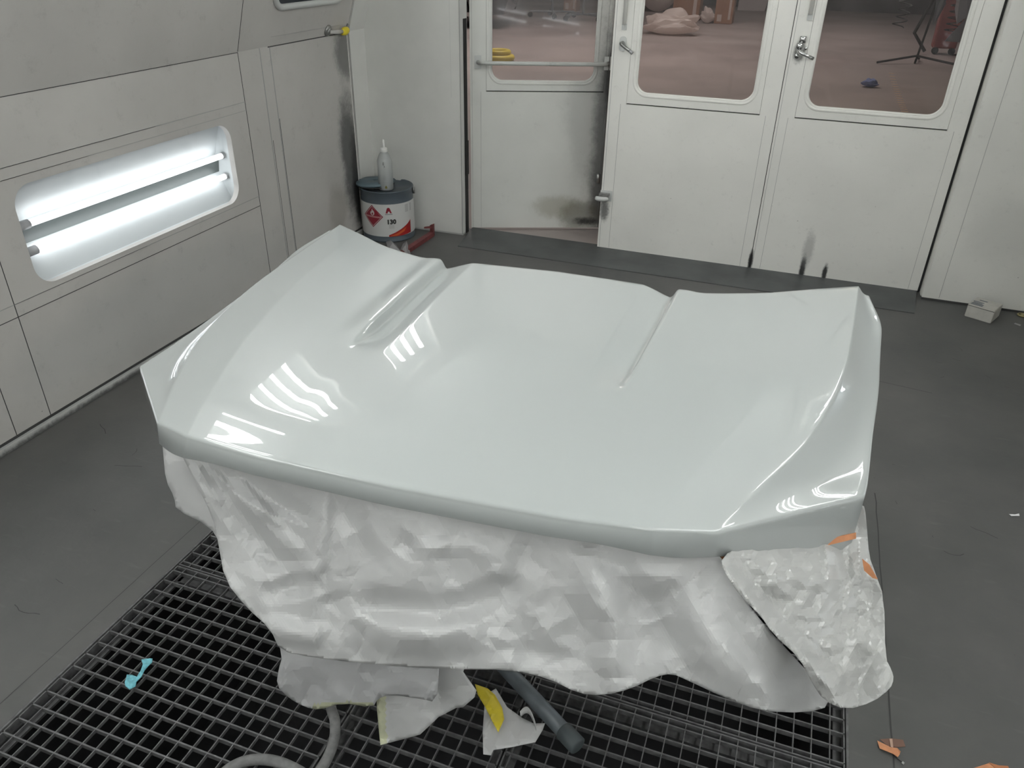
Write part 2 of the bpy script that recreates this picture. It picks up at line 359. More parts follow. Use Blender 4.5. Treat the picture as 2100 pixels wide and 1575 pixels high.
for a, b, q in zip(XS, XS[1:], ('left', 'middle', 'right')):
    grating(a, b, PY0 + .006, .47, f'{q} grating of the row nearest the viewer, below the picture edge')

# ---- side walls
def side_wall(name, X, s, label, mtl):
    """s=+1: wall faces +x (left wall), s=-1: faces -x"""
    F = lambda u, v, ww: Vector((X - s * ww, u, v)) if v <= ZBEND + 1e-6 else Vector((X - s * ww + s * SL * (v - ZBEND), u, v))
    bm = bmesh.new(); YT = 4.505
    bays = [(.37, 1.91), (1.91, 3.45)] if s > 0 else [(.37, 1.91), (1.91, 3.45)]
    bays = [(-2.71, -1.17), (-1.17, .37)] + bays  # end bay and its unseen lamps added for light from behind
    # lower sheets
    fbox(bm, F, YE, -2.71, .045, ZBEND, 0, .03); fbox(bm, F, 3.45, YT, .045, ZBEND, 0, .03)
    for (a, b) in bays:
        fbox(bm, F, a, b, .045, .49, 0, .03); fbox(bm, F, a, b, 1.03, ZBEND, 0, .03)
        c = (a + b) / 2 + .0
        plate_hole(bm, F, (a, b, .49, 1.03), (c - .645, c + .62, .563, .957), .085, .03)
        # upper sheets with lamp openings
        fbox(bm, F, a, b, ZBEND + 1e-4, 1.98, 0, .03); fbox(bm, F, a, b, 3.02, ZC, 0, .03)
        for (p, q, cc) in (((a, b, c),) if a > 1.5 else ((a, c, a + .385), (c, b, b - .385))):
            plate_hole(bm, F, (p, q, 1.98, 3.02), (cc - .34, cc + .32, 2.26, 2.96), .08, .03)
    fbox(bm, F, YE, -2.71, ZBEND + 1e-4, ZC, 0, .03)
    fbox(bm, F, 3.45, YT, ZBEND + 1e-4, 1.36, 0, .03); plate_hole(bm, F, (3.45, YT, 2.3, ZC), (3.66, 4.32, 2.38, 3.02), .08, .03)
    plate_hole(bm, F, (3.45, YT, 1.36, 2.3), (3.70, 4.38, 1.455, 2.1), .08, .03)
    # seams
    e = .0012
    def vs(y, wd, z0, z1, mi=1): fbox(bm, F, y - wd / 2, y + wd / 2, z0, z1, -e, .001, mi)
    def hs(z, wd, a, b, mi=1): fbox(bm, F, a, b, z - wd / 2, z + wd / 2, -e, .001, mi)
    for y in (-1.17, .37, 1.91, 3.45): vs(y, .0028, .045, ZBEND - .001); vs(y, .003, ZBEND + .002, ZC)
    vs(1.747, .0028, .045, .6)
    hs(ZBEND - .002, .003, YE, 3.45, 1); hs(ZBEND - .003, .005, 3.70, YT, 1); hs(ZBEND + .045, .002, 3.72, 4.4, 2)
    vs(3.628, .006, .05, ZBEND - .001, 2); vs(3.715, .006, .05, ZBEND - .001, 2); vs(3.64, .002, .05, .8, 1); vs(3.722, .0025, .05, .9, 1)
    for (a, b) in bays:
        hs(1.032, .0028, a, b - .0, 1 if a < 1.9 else 2); hs(1.032, .002, a, a + .9, 1); hs(.990, .002, a, b, 2); hs(.990, .0018, a, a + .5, 1)
        hs(.541, .0028, a, b, 2); hs(.541, .0015, a, a + .7); hs(.49, .0028, a, b)
    o = mesh_obj(name, bm, [mtl, M['seam'], M['seam_soft']]); tag(o, label, 'wall', kind='structure')
    return F, bays
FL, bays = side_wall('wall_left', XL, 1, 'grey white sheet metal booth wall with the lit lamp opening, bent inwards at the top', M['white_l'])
FR, _ = side_wall('wall_right', XR, -1, 'grey white sheet metal booth wall on the right side', M['white_c'])
# dark cavity behind side walls
for s, X, nm in ((1, XL, 'trim_3'), (-1, XR, 'trim_4')):
    bm = bmesh.new(); box(bm, X - s * .34, X - s * .30, YE, YB, 0, ZC)
    o = mesh_obj(nm, bm, M['black']); tag(o, 'dark outer skin behind the booth side wall', 'wall', kind='structure')
# baseboard kerb
for s, X, nm in ((1, XL, 'baseboard_left'), (-1, XR, 'baseboard_right')):
    bm = bmesh.new(); a, b = sorted((X - s * .03, X + s * .012)); box(bm, a, b, YE, 4.505, 0, .030, 0, .002)
    a, b = sorted((X - s * .03, X - s * .004)); box(bm, a, b, YE, 4.505, .030, .045, 1)
    o = mesh_obj(nm, bm, [M['white_t'], M['seam']]); tag(o, 'worn white kerb strip along the foot of the wall', 'baseboard', kind='structure')
# corner portal: black gap then white post following the profile
for s, X, nm, nn in ((1, XL, 'trim_5', 'trim_6'), (-1, XR, 'trim_7', 'trim_8')):
    F = FL if s > 0 else FR
    bm = bmesh.new(); fbox(bm, F, 4.505, 4.530, 0, ZBEND, .02, .03); fbox(bm, F, 4.505, 4.53, ZBEND + 1e-4, ZC, .02, .03)
    o = mesh_obj(nm, bm, M['black']); tag(o, 'black gap between side wall and corner post', 'gap', kind='structure')
    bm = bmesh.new(); fbox(bm, F, 4.530, YP + .03, 0, ZBEND, 0, .03); fbox(bm, F, 4.530, YP + .03, ZBEND + 1e-4, ZC, 0, .03)
    fbox(bm, F, 4.497, 4.505, .05, ZBEND, -.002, .03); fbox(bm, F, 4.53, 4.6, ZBEND - .001, ZBEND + .001, -.0008, .03, 0)
    o = mesh_obj(nn, bm, M['white_c']); tag(o, 'white corner post between side wall and door wall', 'post', kind='structure')
# end wall + ceiling
bm = bmesh.new(); box(bm, XL - .3, XR + .3, YE - .05, YE, 0, ZC); o = mesh_obj('wall_front', bm, M['white_c']); tag(o, 'white end wall behind the camera', 'wall', kind='structure')
bm = bmesh.new(); ins = SL * (ZC - ZBEND)
box(bm, XL, XR, YE, YB + .1, ZC, ZC + .05)
for k in range(9): y = YE + .2 + k * .97; box(bm, XL + ins, XR - ins, y, y + .03, ZC - .012, ZC, 1)
for k in range(4): x = XL + ins + .02 + k * ((XR - XL - 2 * ins - .07) / 3); box(bm, x, x + .03, YE, YB, ZC - .0125, ZC, 1)
o = mesh_obj('ceiling', bm, [M['ceil'], M['white_c']]); tag(o, 'white filter ceiling of the booth', 'ceiling', kind='structure')

# ---- lamps in the side walls
def lamp(F, c, lo, label):
    t = empty('wall_lamp', F(c, .56 if lo else 1.88, .03)); tag(t, label, 'light', 'lamps set into the booth walls')
    if lo: u0, u1, v0, v1, dp = c - .67, c + .645, .55, .97, .15
    else: u0, u1, v0, v1, dp = c - .36, c + .34, (2.36 if c > 3.5 else 2.24), (3.04 if c > 3.5 else 2.98), .15
    bm = bmesh.new(); vm = (v0 + v1) / 2 + (.005 if lo else 0)
    e = .004
    # open reflector tray: shallow W section
    if lo: prof = [(v1, .032), (v1, .07), (vm + .020, .135), (vm - .004, .112), (vm - .010, .118), (vm - .070, .128), (vm - .074, .135), (v0, .07), (v0, .032)]
    else: prof = [(v1, .032), (v1 - .03, dp), (v0 + .03, dp), (v0, .032)]
    ra = [bm.verts.new(F(u0, v, ww)) for v, ww in prof]; rb = [bm.verts.new(F(u1, v, ww)) for v, ww in prof]
    for i in range(len(prof) - 1):
        f = bm.faces.new((ra[i], rb[i], rb[i + 1], ra[i + 1])); f.material_index = 1 if (lo and i == 4) else 0
    for u in (u0, u1):
        fbox(bm, F, u - e, u + e, v0, v1, .032, dp + .01)
    mesh_obj('reflector', bm, [M['refl'] if lo else M['refl_hi'], M['refl_band']], t)
    bm = bmesh.new(); h = rrect(u0 - .005, u1 + .005, v0 - .005, v1 + .005, .09)
    n = len(h); a = [bm.verts.new(F(x, y, .0302)) for x, y in h]; b = [bm.verts.new(F(x, y, .0318)) for x, y in h]
    bm.faces.new(a); bm.faces.new(b[::-1])
    for i in range(n): bm.faces.new((a[i], b[i], b[(i + 1) % n], a[(i + 1) % n]))
    mesh_obj('glass_pane', bm, M['glass_lamp'], t)
    if not lo:
        for k in range(4):
            u = c - .245 + .155 * k; bm = bmesh.new(); tube(bm, [F(u, v0 + .07, .10), F(u, v1 - .07, .10)], .018, 12)
            tb = mesh_obj('fluorescent_tube', bm, M['tube_hi'], t, True)
            for va_, vb_ in ((v0 + .01, v0 + .069), (v1 - .069, v1 - .01)):
                bm = bmesh.new(); tube(bm, [F(u, va_, .10), F(u, vb_, .10)], .018, 12); mesh_obj('tube_holder', bm, M['cap'], tb, True)
    rows = ((.782, .085), (.676, .085)) if lo else ()
    for (v, ww) in rows:
        bm = bmesh.new(); rr = .0135; a, b = (c - .545, c + .625) if lo else (c - .60, c + .60)
        tube(bm, [F(a, v, ww), F(b, v, ww)], rr, 12)
        tb = mesh_obj('fluorescent_tube', bm, M['tube_lo' if lo else 'tube_hi'], t, True)
        bm = bmesh.new(); tube(bm, [F(a - .055, v, ww), F(a - .001, v, ww)], rr * 1.35, 12)
        mesh_obj('tube_holder', bm, M['cap'], tb, True)
        bm = bmesh.new(); tube(bm, [F(b + .001, v, ww), F(b + .03 if not lo else b + .012, v, ww)], rr * 1.25, 12)
        mesh_obj('tube_holder', bm, M['cap'], tb, True)
    recentre(t)
pos = ('in the added end bay', 'behind the viewer', 'beside the viewer', 'ahead, next to the hood')
for F, side in ((FL, 'left'), (FR, 'right')):
    for k, (a, b) in enumerate(bays):
        c = (a + b) / 2
        lamp(F, c, True, 'lit two tube lamp behind rounded glass low in the left wall, left of the hood' if (side == 'left' and k == 3) else f'low two tube lamp in the {side} wall {pos[k]}')
        if k == 3: lamp(F, c, False, f'high four tube lamp in the slanted {side} wall {pos[k]}')
        else:  # lamps doubled out of view, added to brighten paper and hood lip
            lamp(F, a + .385, False, f'high lamp in the slanted {side} wall {pos[k]}, rear of added pair')
            lamp(F, b - .385, False, f'high lamp in the slanted {side} wall {pos[k]}, front of added pair')
    lamp(F, 4.0, False, f'high four tube lamp in the slanted {side} wall above the dark window')

# ---- dark window in slanted left wall (top edge of the picture)
def slant_window(F, nm, lab):
    t = empty(nm, F(4.04, 1.455, 0)); tag(t, lab, 'window', kind='structure')
    hu = (3.70, 4.38, 1.455, 2.1)
    bm = bmesh.new(); lp = rrect(hu[0] - .004, hu[1] + .004, hu[2] - .004, hu[3] + .004, .085)
    tube(bm, [F(u, v, -.004) for u, v in lp], .017, 8, closed=True)
    mesh_obj('window_frame', bm, M['rubber'], t, True)
    bm = bmesh.new(); a = [bm.verts.new(F(u, v, .018)) for u, v in lp]; b = [bm.verts.new(F(u, v, .024)) for u, v in lp]; n = len(lp)
    bm.faces.new(a); bm.faces.new(b[::-1])
    for i in range(n): bm.faces.new((a[i], b[i], b[(i + 1) % n], a[(i + 1) % n]))
    mesh_obj('pane', bm, mat('dark_window_glass', (.06, .065, .075), .12), t); recentre(t)
slant_window(FL, 'window_1', 'dark window with rounded white frame in the slanted left wall')
slant_window(FR, 'window_2', 'dark window with rounded frame in the slanted right wall')

# ---- fixed panels left and right of the doors, lintel above
XD0, XD1, XD2, XD3 = -2.030, -1.119, -.133, .838
bm = bmesh.new(); box(bm, XL - .03, -2.040, YP, YP + .05, .012, ZC); box(bm, -2.048, -2.040, YP + .05, YB, 0, ZC, 0)
box(bm, -2.105, -2.1045, YP - .0006, YP, .9, ZC, 1); box(bm, -2.0435, -2.0395, YP - .003, YP, .012, ZC, 1)
box(bm, XL - .03, XR + .03, YB, YB + .05, 2.32, ZC)
o = mesh_obj('wall_back_left', bm, [M['white_c'], M['seam_soft']]); tag(o, 'plain grey white fixed panel behind the grey can', 'wall', kind='structure')
bm = bmesh.new(); box(bm, XL - .03, -2.040, YP + .004, YP + .04, 0, .012); o = mesh_obj('baseboard_back', bm, M['white_t']); tag(o, 'grey trim under the fixed panel', 'baseboard', kind='structure')
bm = bmesh.new(); YQ = 4.735; box(bm, XD3 + .012, XR + .03, YQ, YQ + .05, .012, ZC); box(bm, XD3 + .012, XD3 + .02, YQ + .05, YB + .03, 0, ZC)
box(bm, XD3 + .012, XR, YQ - .004, YQ + .03, 0, .012, 1)
box(bm, XD3 + .10, XD3 + .102, YQ - .001, YQ, .02, ZC, 2)
o = mesh_obj('wall_back_right', bm, [M['white_b'], M['seam'], M['seam_soft']]); tag(o, 'grey white fixed panel right of the doors behind the small box', 'wall', kind='structure')
bm = bmesh.new(); box(bm, -2.0395, -2.0365, YP + .05, YP + .10, 0, 1.35); box(bm, -2.0365, -2.031, YP + .05, YP + .1, .40, .62)
o = mesh_obj('trim_9', bm, M['black']); tag(o, 'black seal in the gap beside the open door', 'seal', kind='structure')

# ---- doors
def leaf(t, F, W, hole, sub, win, mt, glass):
    """F(u,z,w): u along the leaf, w behind its face. sub = recessed window board, win = rounded opening"""
    bm = bmesh.new(); plate_hole(bm, F, (0, W, .012, 2.31), hole, .003, .045, 0, 2)
    fbox(bm, F, hole[0] - .035, hole[0] - .033, .015, hole[2], -.0008, .001, 1); fbox(bm, F, hole[1] + .033, hole[1] + .035, .015, hole[2], -.0008, .001, 1)
    fbox(bm, F, .012, .014, .015, 2.3, -.0008, .001, 1)
    mesh_obj('door_leaf', bm, [mt, M['seam_soft']], t)
    bm = bmesh.new(); plate_hole(bm, F, sub, win, .075, .03, 0)
    F2 = lambda u, v, ww: F(u, v, ww)
    wb = mesh_obj('window_board', bm, mt, t)
    for v in wb.data.vertices: pass
    bm = bmesh.new(); fbox(bm, F, hole[0], hole[1], hole[2], sub[2], .016, .044); fbox(bm, F, hole[0], sub[0], hole[2], hole[3], .016, .044); fbox(bm, F, sub[1], hole[1], hole[2], hole[3], .016, .044)
    mesh_obj('shadow_gap', bm, M['black'], t)
    bm = bmesh.new(); lp = rrect(win[0] - .012, win[1] + .012, win[2] - .012, win[3] + .012, .085)
    tube(bm, [F(u, v, .010) for u, v in lp], .0135, 8, closed=True)
    lp2 = rrect(win[0] + .001, win[1] - .001, win[2] + .001, win[3] - .001, .074)
    tube(bm, [F(u, v, .013) for u, v in lp2], .007, 8, closed=True)
    mesh_obj('window_gasket', bm, mt, t, True)
    bm = bmesh.new(); lp = rrect(win[0] - .003, win[1] + .003, win[2] - .003, win[3] + .003, .077); n = len(lp)
    a = [bm.verts.new(F(u, v, .026)) for u, v in lp]; b = [bm.verts.new(F(u, v, .031)) for u, v in lp]
    bm.faces.new(a); bm.faces.new(b[::-1])
    for i in range(n): bm.faces.new((a[i], b[i], b[(i + 1) % n], a[(i + 1) % n]))
    mesh_obj('glass_pane', bm, glass, t)
def shift(F, d): return lambda u, v, ww: F(u, v, ww + d)
# door 2 and 3 (closed)
def F_flat(x0): return lambda u, v, ww: Vector((x0 + u, YB + ww, v))
def bolt(t, F, u, z, hi=2.25, chrome=False):
    bm = bmesh.new(); fbox(bm, F, u - .014, u + .014, z - .018, z + .016, -.004, .0)
    tube(bm, [F(u, z, -.004), F(u, z, -.010)], .006, 10)
    o = mesh_obj('bolt_bracket', bm, M['rubber'], t)
    bm = bmesh.new(); tube(bm, [F(u, z + .012, -.010), F(u, hi, -.010)], .0105, 10)
    mesh_obj('bolt_rod', bm, M['white_b'], t, True)
def lever(t, F, u, z, u2, z2, mtl, grip):
    bm = bmesh.new(); lp = rrect(u - .02, u + .02, z - .045, z + .035, .018, 4)
    a = [bm.verts.new(F(x, y, 0)) for x, y in lp]; b = [bm.verts.new(F(x, y, -.006)) for x, y in lp]; n = len(lp); bm.faces.new(a); bm.faces.new(b)
    for i in range(n): bm.faces.new((a[i], b[i], b[(i + 1) % n], a[(i + 1) % n]))
    pl = mesh_obj('handle_plate', bm, M['rubber'] if not grip else M['steel'], t)
    bm = bmesh.new(); tube(bm, [F(u, z, -.006), F(u, z, -.042), F(lerp(u, u2, .12), lerp(z, z2, .1), -.052), F(lerp(u, u2, .5), lerp(z, z2, .5), -.056), F(u2, z2, -.052)], [.012, .012, .0115, .009, .0075], 12)
    hd = mesh_obj('lever_handle', bm, mtl, t, True)
    bm = bmesh.new(); tube(bm, [F(lerp(u, u2, .72), lerp(z, z2, .72), -.0548), F(lerp(u, u2, .97), lerp(z, z2, .97), -.0525)], [.0092, .009], 12)
    mesh_obj('grip', bm, M['steel'] if grip else M['cap'], hd, True)
t = empty('door_2', (XD1, YB, 0)); tag(t, 'middle white booth door with window, lever handle and side latch', 'door', kind='structure')
F = F_flat(XD1); W = XD2 - XD1 - .004
leaf(t, F, W, (.112, .890, .924, 2.2), (.1135, .8885, .931, 2.19), (.160, .842, .990, 2.1), M['white_b'], M['glass'])
u = (-.938 * 1.125) - XD1; bolt(t, F, .062, 1.348); lever(t, F, .062, 1.262, .135, 1.215, M['steel'], False)
# roller latch on the free edge
bm = bmesh.new(); fbox(bm, F, -.004, .072, .325, .392, -.004, 0)
mesh_obj('latch_plate', bm, M['rubber'], t)
bm = bmesh.new(); lp = [F(-.022 + .075 * k / 10, .348, -.030 - .022 * math.sin(math.pi * min(1, (k + 2) / 12))) for k in range(11)]
tube(bm, lp, [.012, .014, .015, .015, .015, .015, .015, .0145, .014, .012, .009], 10)
mesh_obj('latch_roller', bm, M['rubber'], t, True)
bm = bmesh.new(); fbox(bm, F, -.006, .058, .362, .378, -.034, 0); fbox(bm, F, -.01, .05, .336, .364, -.026, -.004)
mesh_obj('latch_housing', bm, M['steel'], t)
recentre(t)
t = empty('door_3', (XD2, YB, 0)); tag(t, 'right white booth door with window, chrome lever and black soot marks at its foot', 'door', kind='structure')
F = F_flat(XD2); W = XD3 - XD2 - .004
leaf(t, F, W, (.095, .880, .924, 2.2), (.0965, .8785, .931, 2.19), (.140, .832, .990, 2.1), M['white_b'], M['glass'])
bolt(t, F, .075, 1.445); lever(t, F, .055, 1.275, .135, 1.245, M['chrome'], True)
bm = bmesh.new(); tube(bm, [F(.052, 1.30, -.004), F(.052, 1.30, -.02)], .017, 14); tube(bm, [F(.047, 1.25, -.003), F(.047, 1.25, -.012)], .013, 14)
fbox(bm, F, .046, .078, 1.318, 1.350, -.016, 0); tube(bm, [F(.085, 1.29, 0), F(.085, 1.29, -.012)], .008, 10)
mesh_obj('lock_housing', bm, M['chrome'], t, True)
recentre(t)
bm = bmesh.new()
for x in (XD2 - .004, XD3 - .004): box(bm, x, x + .003, YB + .012, YB + .04, .012, 2.3)
box(bm, XD3 - .002, XD3 + .012, YB + .02, YB + .04, 0, 2.3)
o = mesh_obj('trim_10', bm, M['seam']); tag(o, 'dark joints between the closed booth doors', 'joint', kind='structure')
# door 1, standing open outwards
H1 = Vector((-2.036, 4.858, 0)); E1 = Vector((-1.222, 5.200, 0)); dv = (E1 - H1).normalized(); nv = Vector((dv.y, -dv.x, 0))   # nv points into the booth
F1 = lambda u, v, ww: H1 + dv * u - nv * ww + Vector((0, 0, v))
def d1(px, py):
    p = gp(px, py, H1, nv); return ((p - H1).dot(dv), p.z)
t = empty('door_1', H1); tag(t, 'left booth door standing open with push bar across its dusty window and black grime', 'door', kind='structure')
uL, zl = d1(997, 188); uR, _ = d1(1232, 186); wl, _ = d1(1004, 100); wr, _ = d1(1227, 100); _, wz = d1(1110, 168)
Wd = .96
leaf(t, F1, Wd, (uL, uR + .02, zl, 2.2), (uL + .0015, uR + .0185, zl + .007, 2.19), (wl + .01, wr - .012, wz, 2.1), M['white_d1'], M['glass_dirty'])
bm = bmesh.new(); ub, zb = d1(980, 127); ue, ze = d1(1246, 130)
pts = [F1(ub, zb, -.008), F1(ub + .03, zb, -.045)] + [F1(lerp(ub + .06, ue - .05, k / 6), lerp(zb, ze, k / 6), -.052) for k in range(7)] + [F1(ue - .02, ze, -.045), F1(ue, ze, -.008)]
tube(bm, pts, .0125, 12); pb = mesh_obj('push_bar', bm, stained('push_bar_paint', (.5, .51, .49), [((-1.55, 5, 1.2), (.16, .5, .3), 1, (.03, .03, .03), 30, 1.32)], speck=False), t, True)
for (uu, zz) in ((ub, zb), (ue, ze)):
    bm = bmesh.new(); fbox(bm, F1, uu - .022, uu + .022, zz - .04, zz + .04, -.006, 0)
    for dz in (-.026, .026): tube(bm, [F1(uu + .006, zz + dz, -.006), F1(uu + .006, zz + dz, -.011)], .007, 8)
    tube(bm, [F1(uu - .013, zz, -.006), F1(uu - .013, zz, -.011)], .007, 8)
    mesh_obj('bar_bracket', bm, M['rubber'], t)
bm = bmesh.new(); a, _ = d1(1238, 250); b, _ = d1(1229, 440)
fbox(bm, F1, a + .004, a + .010, .02, 2.3, -.012, 0); mesh_obj('edge_strip', bm, M['white_d1'], t)
bm = bmesh.new(); hu, hz = d1(1226, 365); tube(bm, [F1(hu, hz - .03, -.012), F1(hu, hz + .03, -.012)], .013, 10)
mesh_obj('lock_keep', bm, M['steel'], t, True)
recentre(t)
# threshold plate
bm = bmesh.new(); A = [(-1.985, 4.50), (.795, 4.49), (.835, YB + .04), (-2.03, YB + .04)]
zs = [.002, .002, .010, .010]
lo = [bm.verts.new((x, y, .0)) for x, y in A]; hi = [bm.verts.new((x, y, z + .003)) for (x, y), z in zip(A, zs)]
bm.faces.new(lo); bm.faces.new(hi)
for i in range(4): bm.faces.new((lo[i], lo[(i + 1) % 4], hi[(i + 1) % 4], hi[i]))
o = mesh_obj('trim_11', bm, mat('threshold_plate_paint', (.075, .08, .08), .5, noise_amt=.25, nscale=5)); tag(o, 'dark grey threshold plate lying along the foot of the doors', 'threshold', kind='structure')

# ================================================================== THE HOOD
HO = Vector((-.56, 1.40, 0)); HY = rad(3.5)
def H2W(x, y, z):
    x = x + .09 * (y - .24) + .0
    c, s = math.cos(HY), math.sin(HY); return Vector((HO.x + c * x - s * y, HO.y + s * x + c * y, z))
VS = [0, .12, .4, .7, .85, 1]
RAILS = [  # s, [(x,y,z) per station]
 (0.00, [(0, -.370, .900), (0, -.26, .930), (0, -.02, .950), (0, .28, .966), (0, .425, .974), (0, .567, .982)]),
 (0.28, [(.235, -.364, .900), (.24, -.255, .929), (.245, -.02, .950), (.25, .275, .965), (.252, .41, .973), (.255, .555, .980)]),
 (0.36, [(.300, -.361, .899), (.305, -.25, .928), (.316, .01, .948), (.322, .28, .963), (.324, .41, .970), (.325, .548, .976)]),
 (0.55, [(.400, -.350, .898), (.42, -.24, .926), (.46, .01, .946), (.49, .30, .961), (.505, .44, .968), (.52, .600, .975)]),
 (0.73, [(.480, -.338, .895), (.515, -.225, .922), (.590, .02, .943), (.655, .33, .958), (.675, .50, .966), (.690, .700, .972)]),
 (0.87, [(.585, -.300, .886), (.640, -.185, .905), (.724, .02, .924), (.780, .32, .943), (.792, .55, .955), (.797, .768, .968)]),
 (1.00, [(.834, -.078, .864), (.840, -.02, .862), (.848, .14, .868), (.862, .42, .886), (.862, .60, .918), (.826, .752, .950)]),
]
def hermite(xs, ps, x):
    n = len(xs)
    if x <= xs[0]: return list(ps[0])
    if x >= xs[-1]: return list(ps[-1])
    i = max(k for k in range(n - 1) if xs[k] <= x); h = xs[i + 1] - xs[i]; t = (x - xs[i]) / h; out = []
    for c in range(3):
        d = [(ps[k + 1][c] - ps[k][c]) / (xs[k + 1] - xs[k]) for k in range(n - 1)]
        def tan(k):
            if k == 0: return d[0]
            if k == n - 1: return d[-1]
            if d[k - 1] * d[k] <= 0: return 0
            return 2 * d[k - 1] * d[k] / (d[k - 1] + d[k])
        m0, m1 = tan(i), tan(i + 1)
        out.append((2 * t ** 3 - 3 * t * t + 1) * ps[i][c] + (t ** 3 - 2 * t * t + t) * h * m0 + (-2 * t ** 3 + 3 * t * t) * ps[i + 1][c] + (t ** 3 - t * t) * h * m1)
    return out
NV = 110
vsamp = []
for j in range(NV + 1):
    t = j / NV; vsamp.append(t * .8 + .2 * t * t)
ssamp = []
s = 0
while s < 1:
    ssamp.append(s); s += .0035 if .26 < s < .42 else (.004 if (.69 < s < .77 or .83 < s < .91) else .009)
ssamp.append(1.0)
SS = [r[0] for r in RAILS]
half = []
for v in vsamp:
    P = [hermite(VS, r[1], v) for r in RAILS]
    row = []
    for s in ssamp:
        i = max(k for k in range(len(SS) - 1) if SS[k] <= min(s, .9999)); t = (s - SS[i]) / (SS[i + 1] - SS[i])
        if s <= .73: q = hermite(SS[:5], P[:5], s)
        else: q = [lerp(P[i][c], P[i + 1][c], t) for c in range(3)]
        if s > .87:      # hollow flank
            tt = (s - .87) / .13; q[2] -= .013 * math.sin(math.pi * tt) * sstep(0, .2, v) * (1 - .5 * sstep(.7, 1, v))
        row.append(q)
    half.append(row)
# soften the creases
def smooth(rows, it, lo):
    n = len(rows); mcol = len(rows[0])
    for _ in range(it):
        new = [[p[:] for p in r] for r in rows]
        for j in range(1, n - 1):
            for i in range(1, mcol - 1):
                if ssamp[i] < lo: continue
                for c in (0, 1, 2):
                    new[j][i][c] = .5 * rows[j][i][c] + .125 * (rows[j - 1][i][c] + rows[j + 1][i][c] + rows[j][i - 1][c] + rows[j][i + 1][c])
        for j in range(n): rows[j] = new[j]
smooth(half, 2, .0)
# pressed grooves running forward from the rear edge
for j, v in enumerate(vsamp):
    rmp = sstep(.40, .56, v)
    gx0 = hermite(VS, RAILS[2][1], v)[0]
    for q in half[j]:
        d = q[0] - gx0; h = 0
        if -.085 < d <= 0: h = -.021 * max(0, (d + .08) / .08)
        elif 0 < d < .014: h = -.021 + .028 * d / .014
        elif d >= .014: h = .007 * (1 - sstep(.026, .085, d))
        q[2] += h * rmp
for _ in range(2):
    for row in half:
        z_ = [p[2] for p in row]
        for i in range(1, len(row) - 1):
            if .22 < ssamp[i] < .46: row[i][2] = .5 * z_[i] + .25 * (z_[i - 1] + z_[i + 1])
rows = [[(-p[0], p[1], p[2]) for p in r[:0:-1]] + [tuple(p) for p in r] for r in half]
bm = bmesh.new()
grid = [[bm.verts.new(H2W(*p)) for p in r] for r in rows]
nr, nc = len(grid), len(grid[0])
for j in range(nr - 1):
    for i in range(nc - 1): bm.faces.new((grid[j][i], grid[j][i + 1], grid[j + 1][i + 1], grid[j + 1][i]))
# rim: boundary loop, rolled over and turned under
loop = [(0, i) for i in range(nc)] + [(j, nc - 1) for j in range(1, nr)] + [(nr - 1, i) for i in range(nc - 2, -1, -1)] + [(j, 0) for j in range(nr - 2, 0, -1)]
L3 = [Vector(rows[j][i]) for j, i in loop]; nL = len(L3)
prev = [grid[j][i] for j, i in loop]
def drop(j, i):
    x = abs(rows[j][i][0])
    if j == 0:
        if x < .585: return .036 + .019 * sstep(.35, .585, x)
        return lerp(.055, .150, (x - .585) / .25)
    if j == nr - 1: return .010
    return lerp(.150, .022, sstep(0.0, .17, vsamp[j]))
outs = []
for k in range(nL):
    t = (L3[(k + 3) % nL] - L3[k - 3]); t.z = 0; t.normalize(); outs.append(Vector((t.y, -t.x, 0)))
for (ko, kd) in ((.0022, .0010), (.0045, .0032), (.0058, .0062), (.0060, .012), (None, 1.0), (None, 1.03), (-.012, 1.03)):
    ring = []
    for k, (j, i) in enumerate(loop):
        dr = drop(j, i); o_ = .006 if j else .006
        if ko is None:
            off = .006 + ((.016 - .013 * sstep(.5, .62, abs(rows[j][i][0]))) if j == 0 else -.002 + .005 * (1 - sstep(0, .10, vsamp[j]))) - (0 if kd == 1.0 else .002); dz = max(dr, .013) * kd
        elif ko < 0: off = ko; dz = max(dr, .013) * kd
        else: off = ko; dz = kd
        p = L3[k] + outs[k] * off; ring.append(bm.verts.new(H2W(p.x, p.y, p.z - dz)))
    for k in range(nL): bm.faces.new((prev[k], prev[(k + 1) % nL], ring[(k + 1) % nL], ring[k]))
    prev = ring
bmesh.ops.remove_doubles(bm, verts=bm.verts, dist=.00005)
def hood_mat():
    mt, nt, b = nodes('gloss_white_car_paint')
    b.inputs['Base Color'].default_value = (.388, .410, .405, 1); b.inputs['Roughness'].default_value = .35
    b.inputs['Coat Weight'].default_value = 1; b.inputs['Coat Roughness'].default_value = .012; b.inputs['Coat IOR'].default_value = 1.5
    g = nt.nodes.new('ShaderNodeNewGeometry'); n = nt.nodes.new('ShaderNodeTexNoise'); n.inputs['Scale'].default_value = 110; n.inputs['Detail'].default_value = 2
    nt.links.new(g.outputs['Position'], n.inputs['Vector'])
    bp = nt.nodes.new('ShaderNodeBump'); bp.inputs['Strength'].default_value = .006; bp.inputs['Distance'].default_value = .001
    nt.links.new(n.outputs[0], bp.inputs['Height']); nt.links.new(bp.outputs[0], b.inputs['Coat Normal'])
    return mt
M['hood'] = hood_mat()
t = empty('car_hood', (HO.x, HO.y, .85)); tag(t, 'freshly painted glossy white car hood lying on its stand', 'car hood')
hood = mesh_obj('outer_panel', bm, M['hood'], t, True)
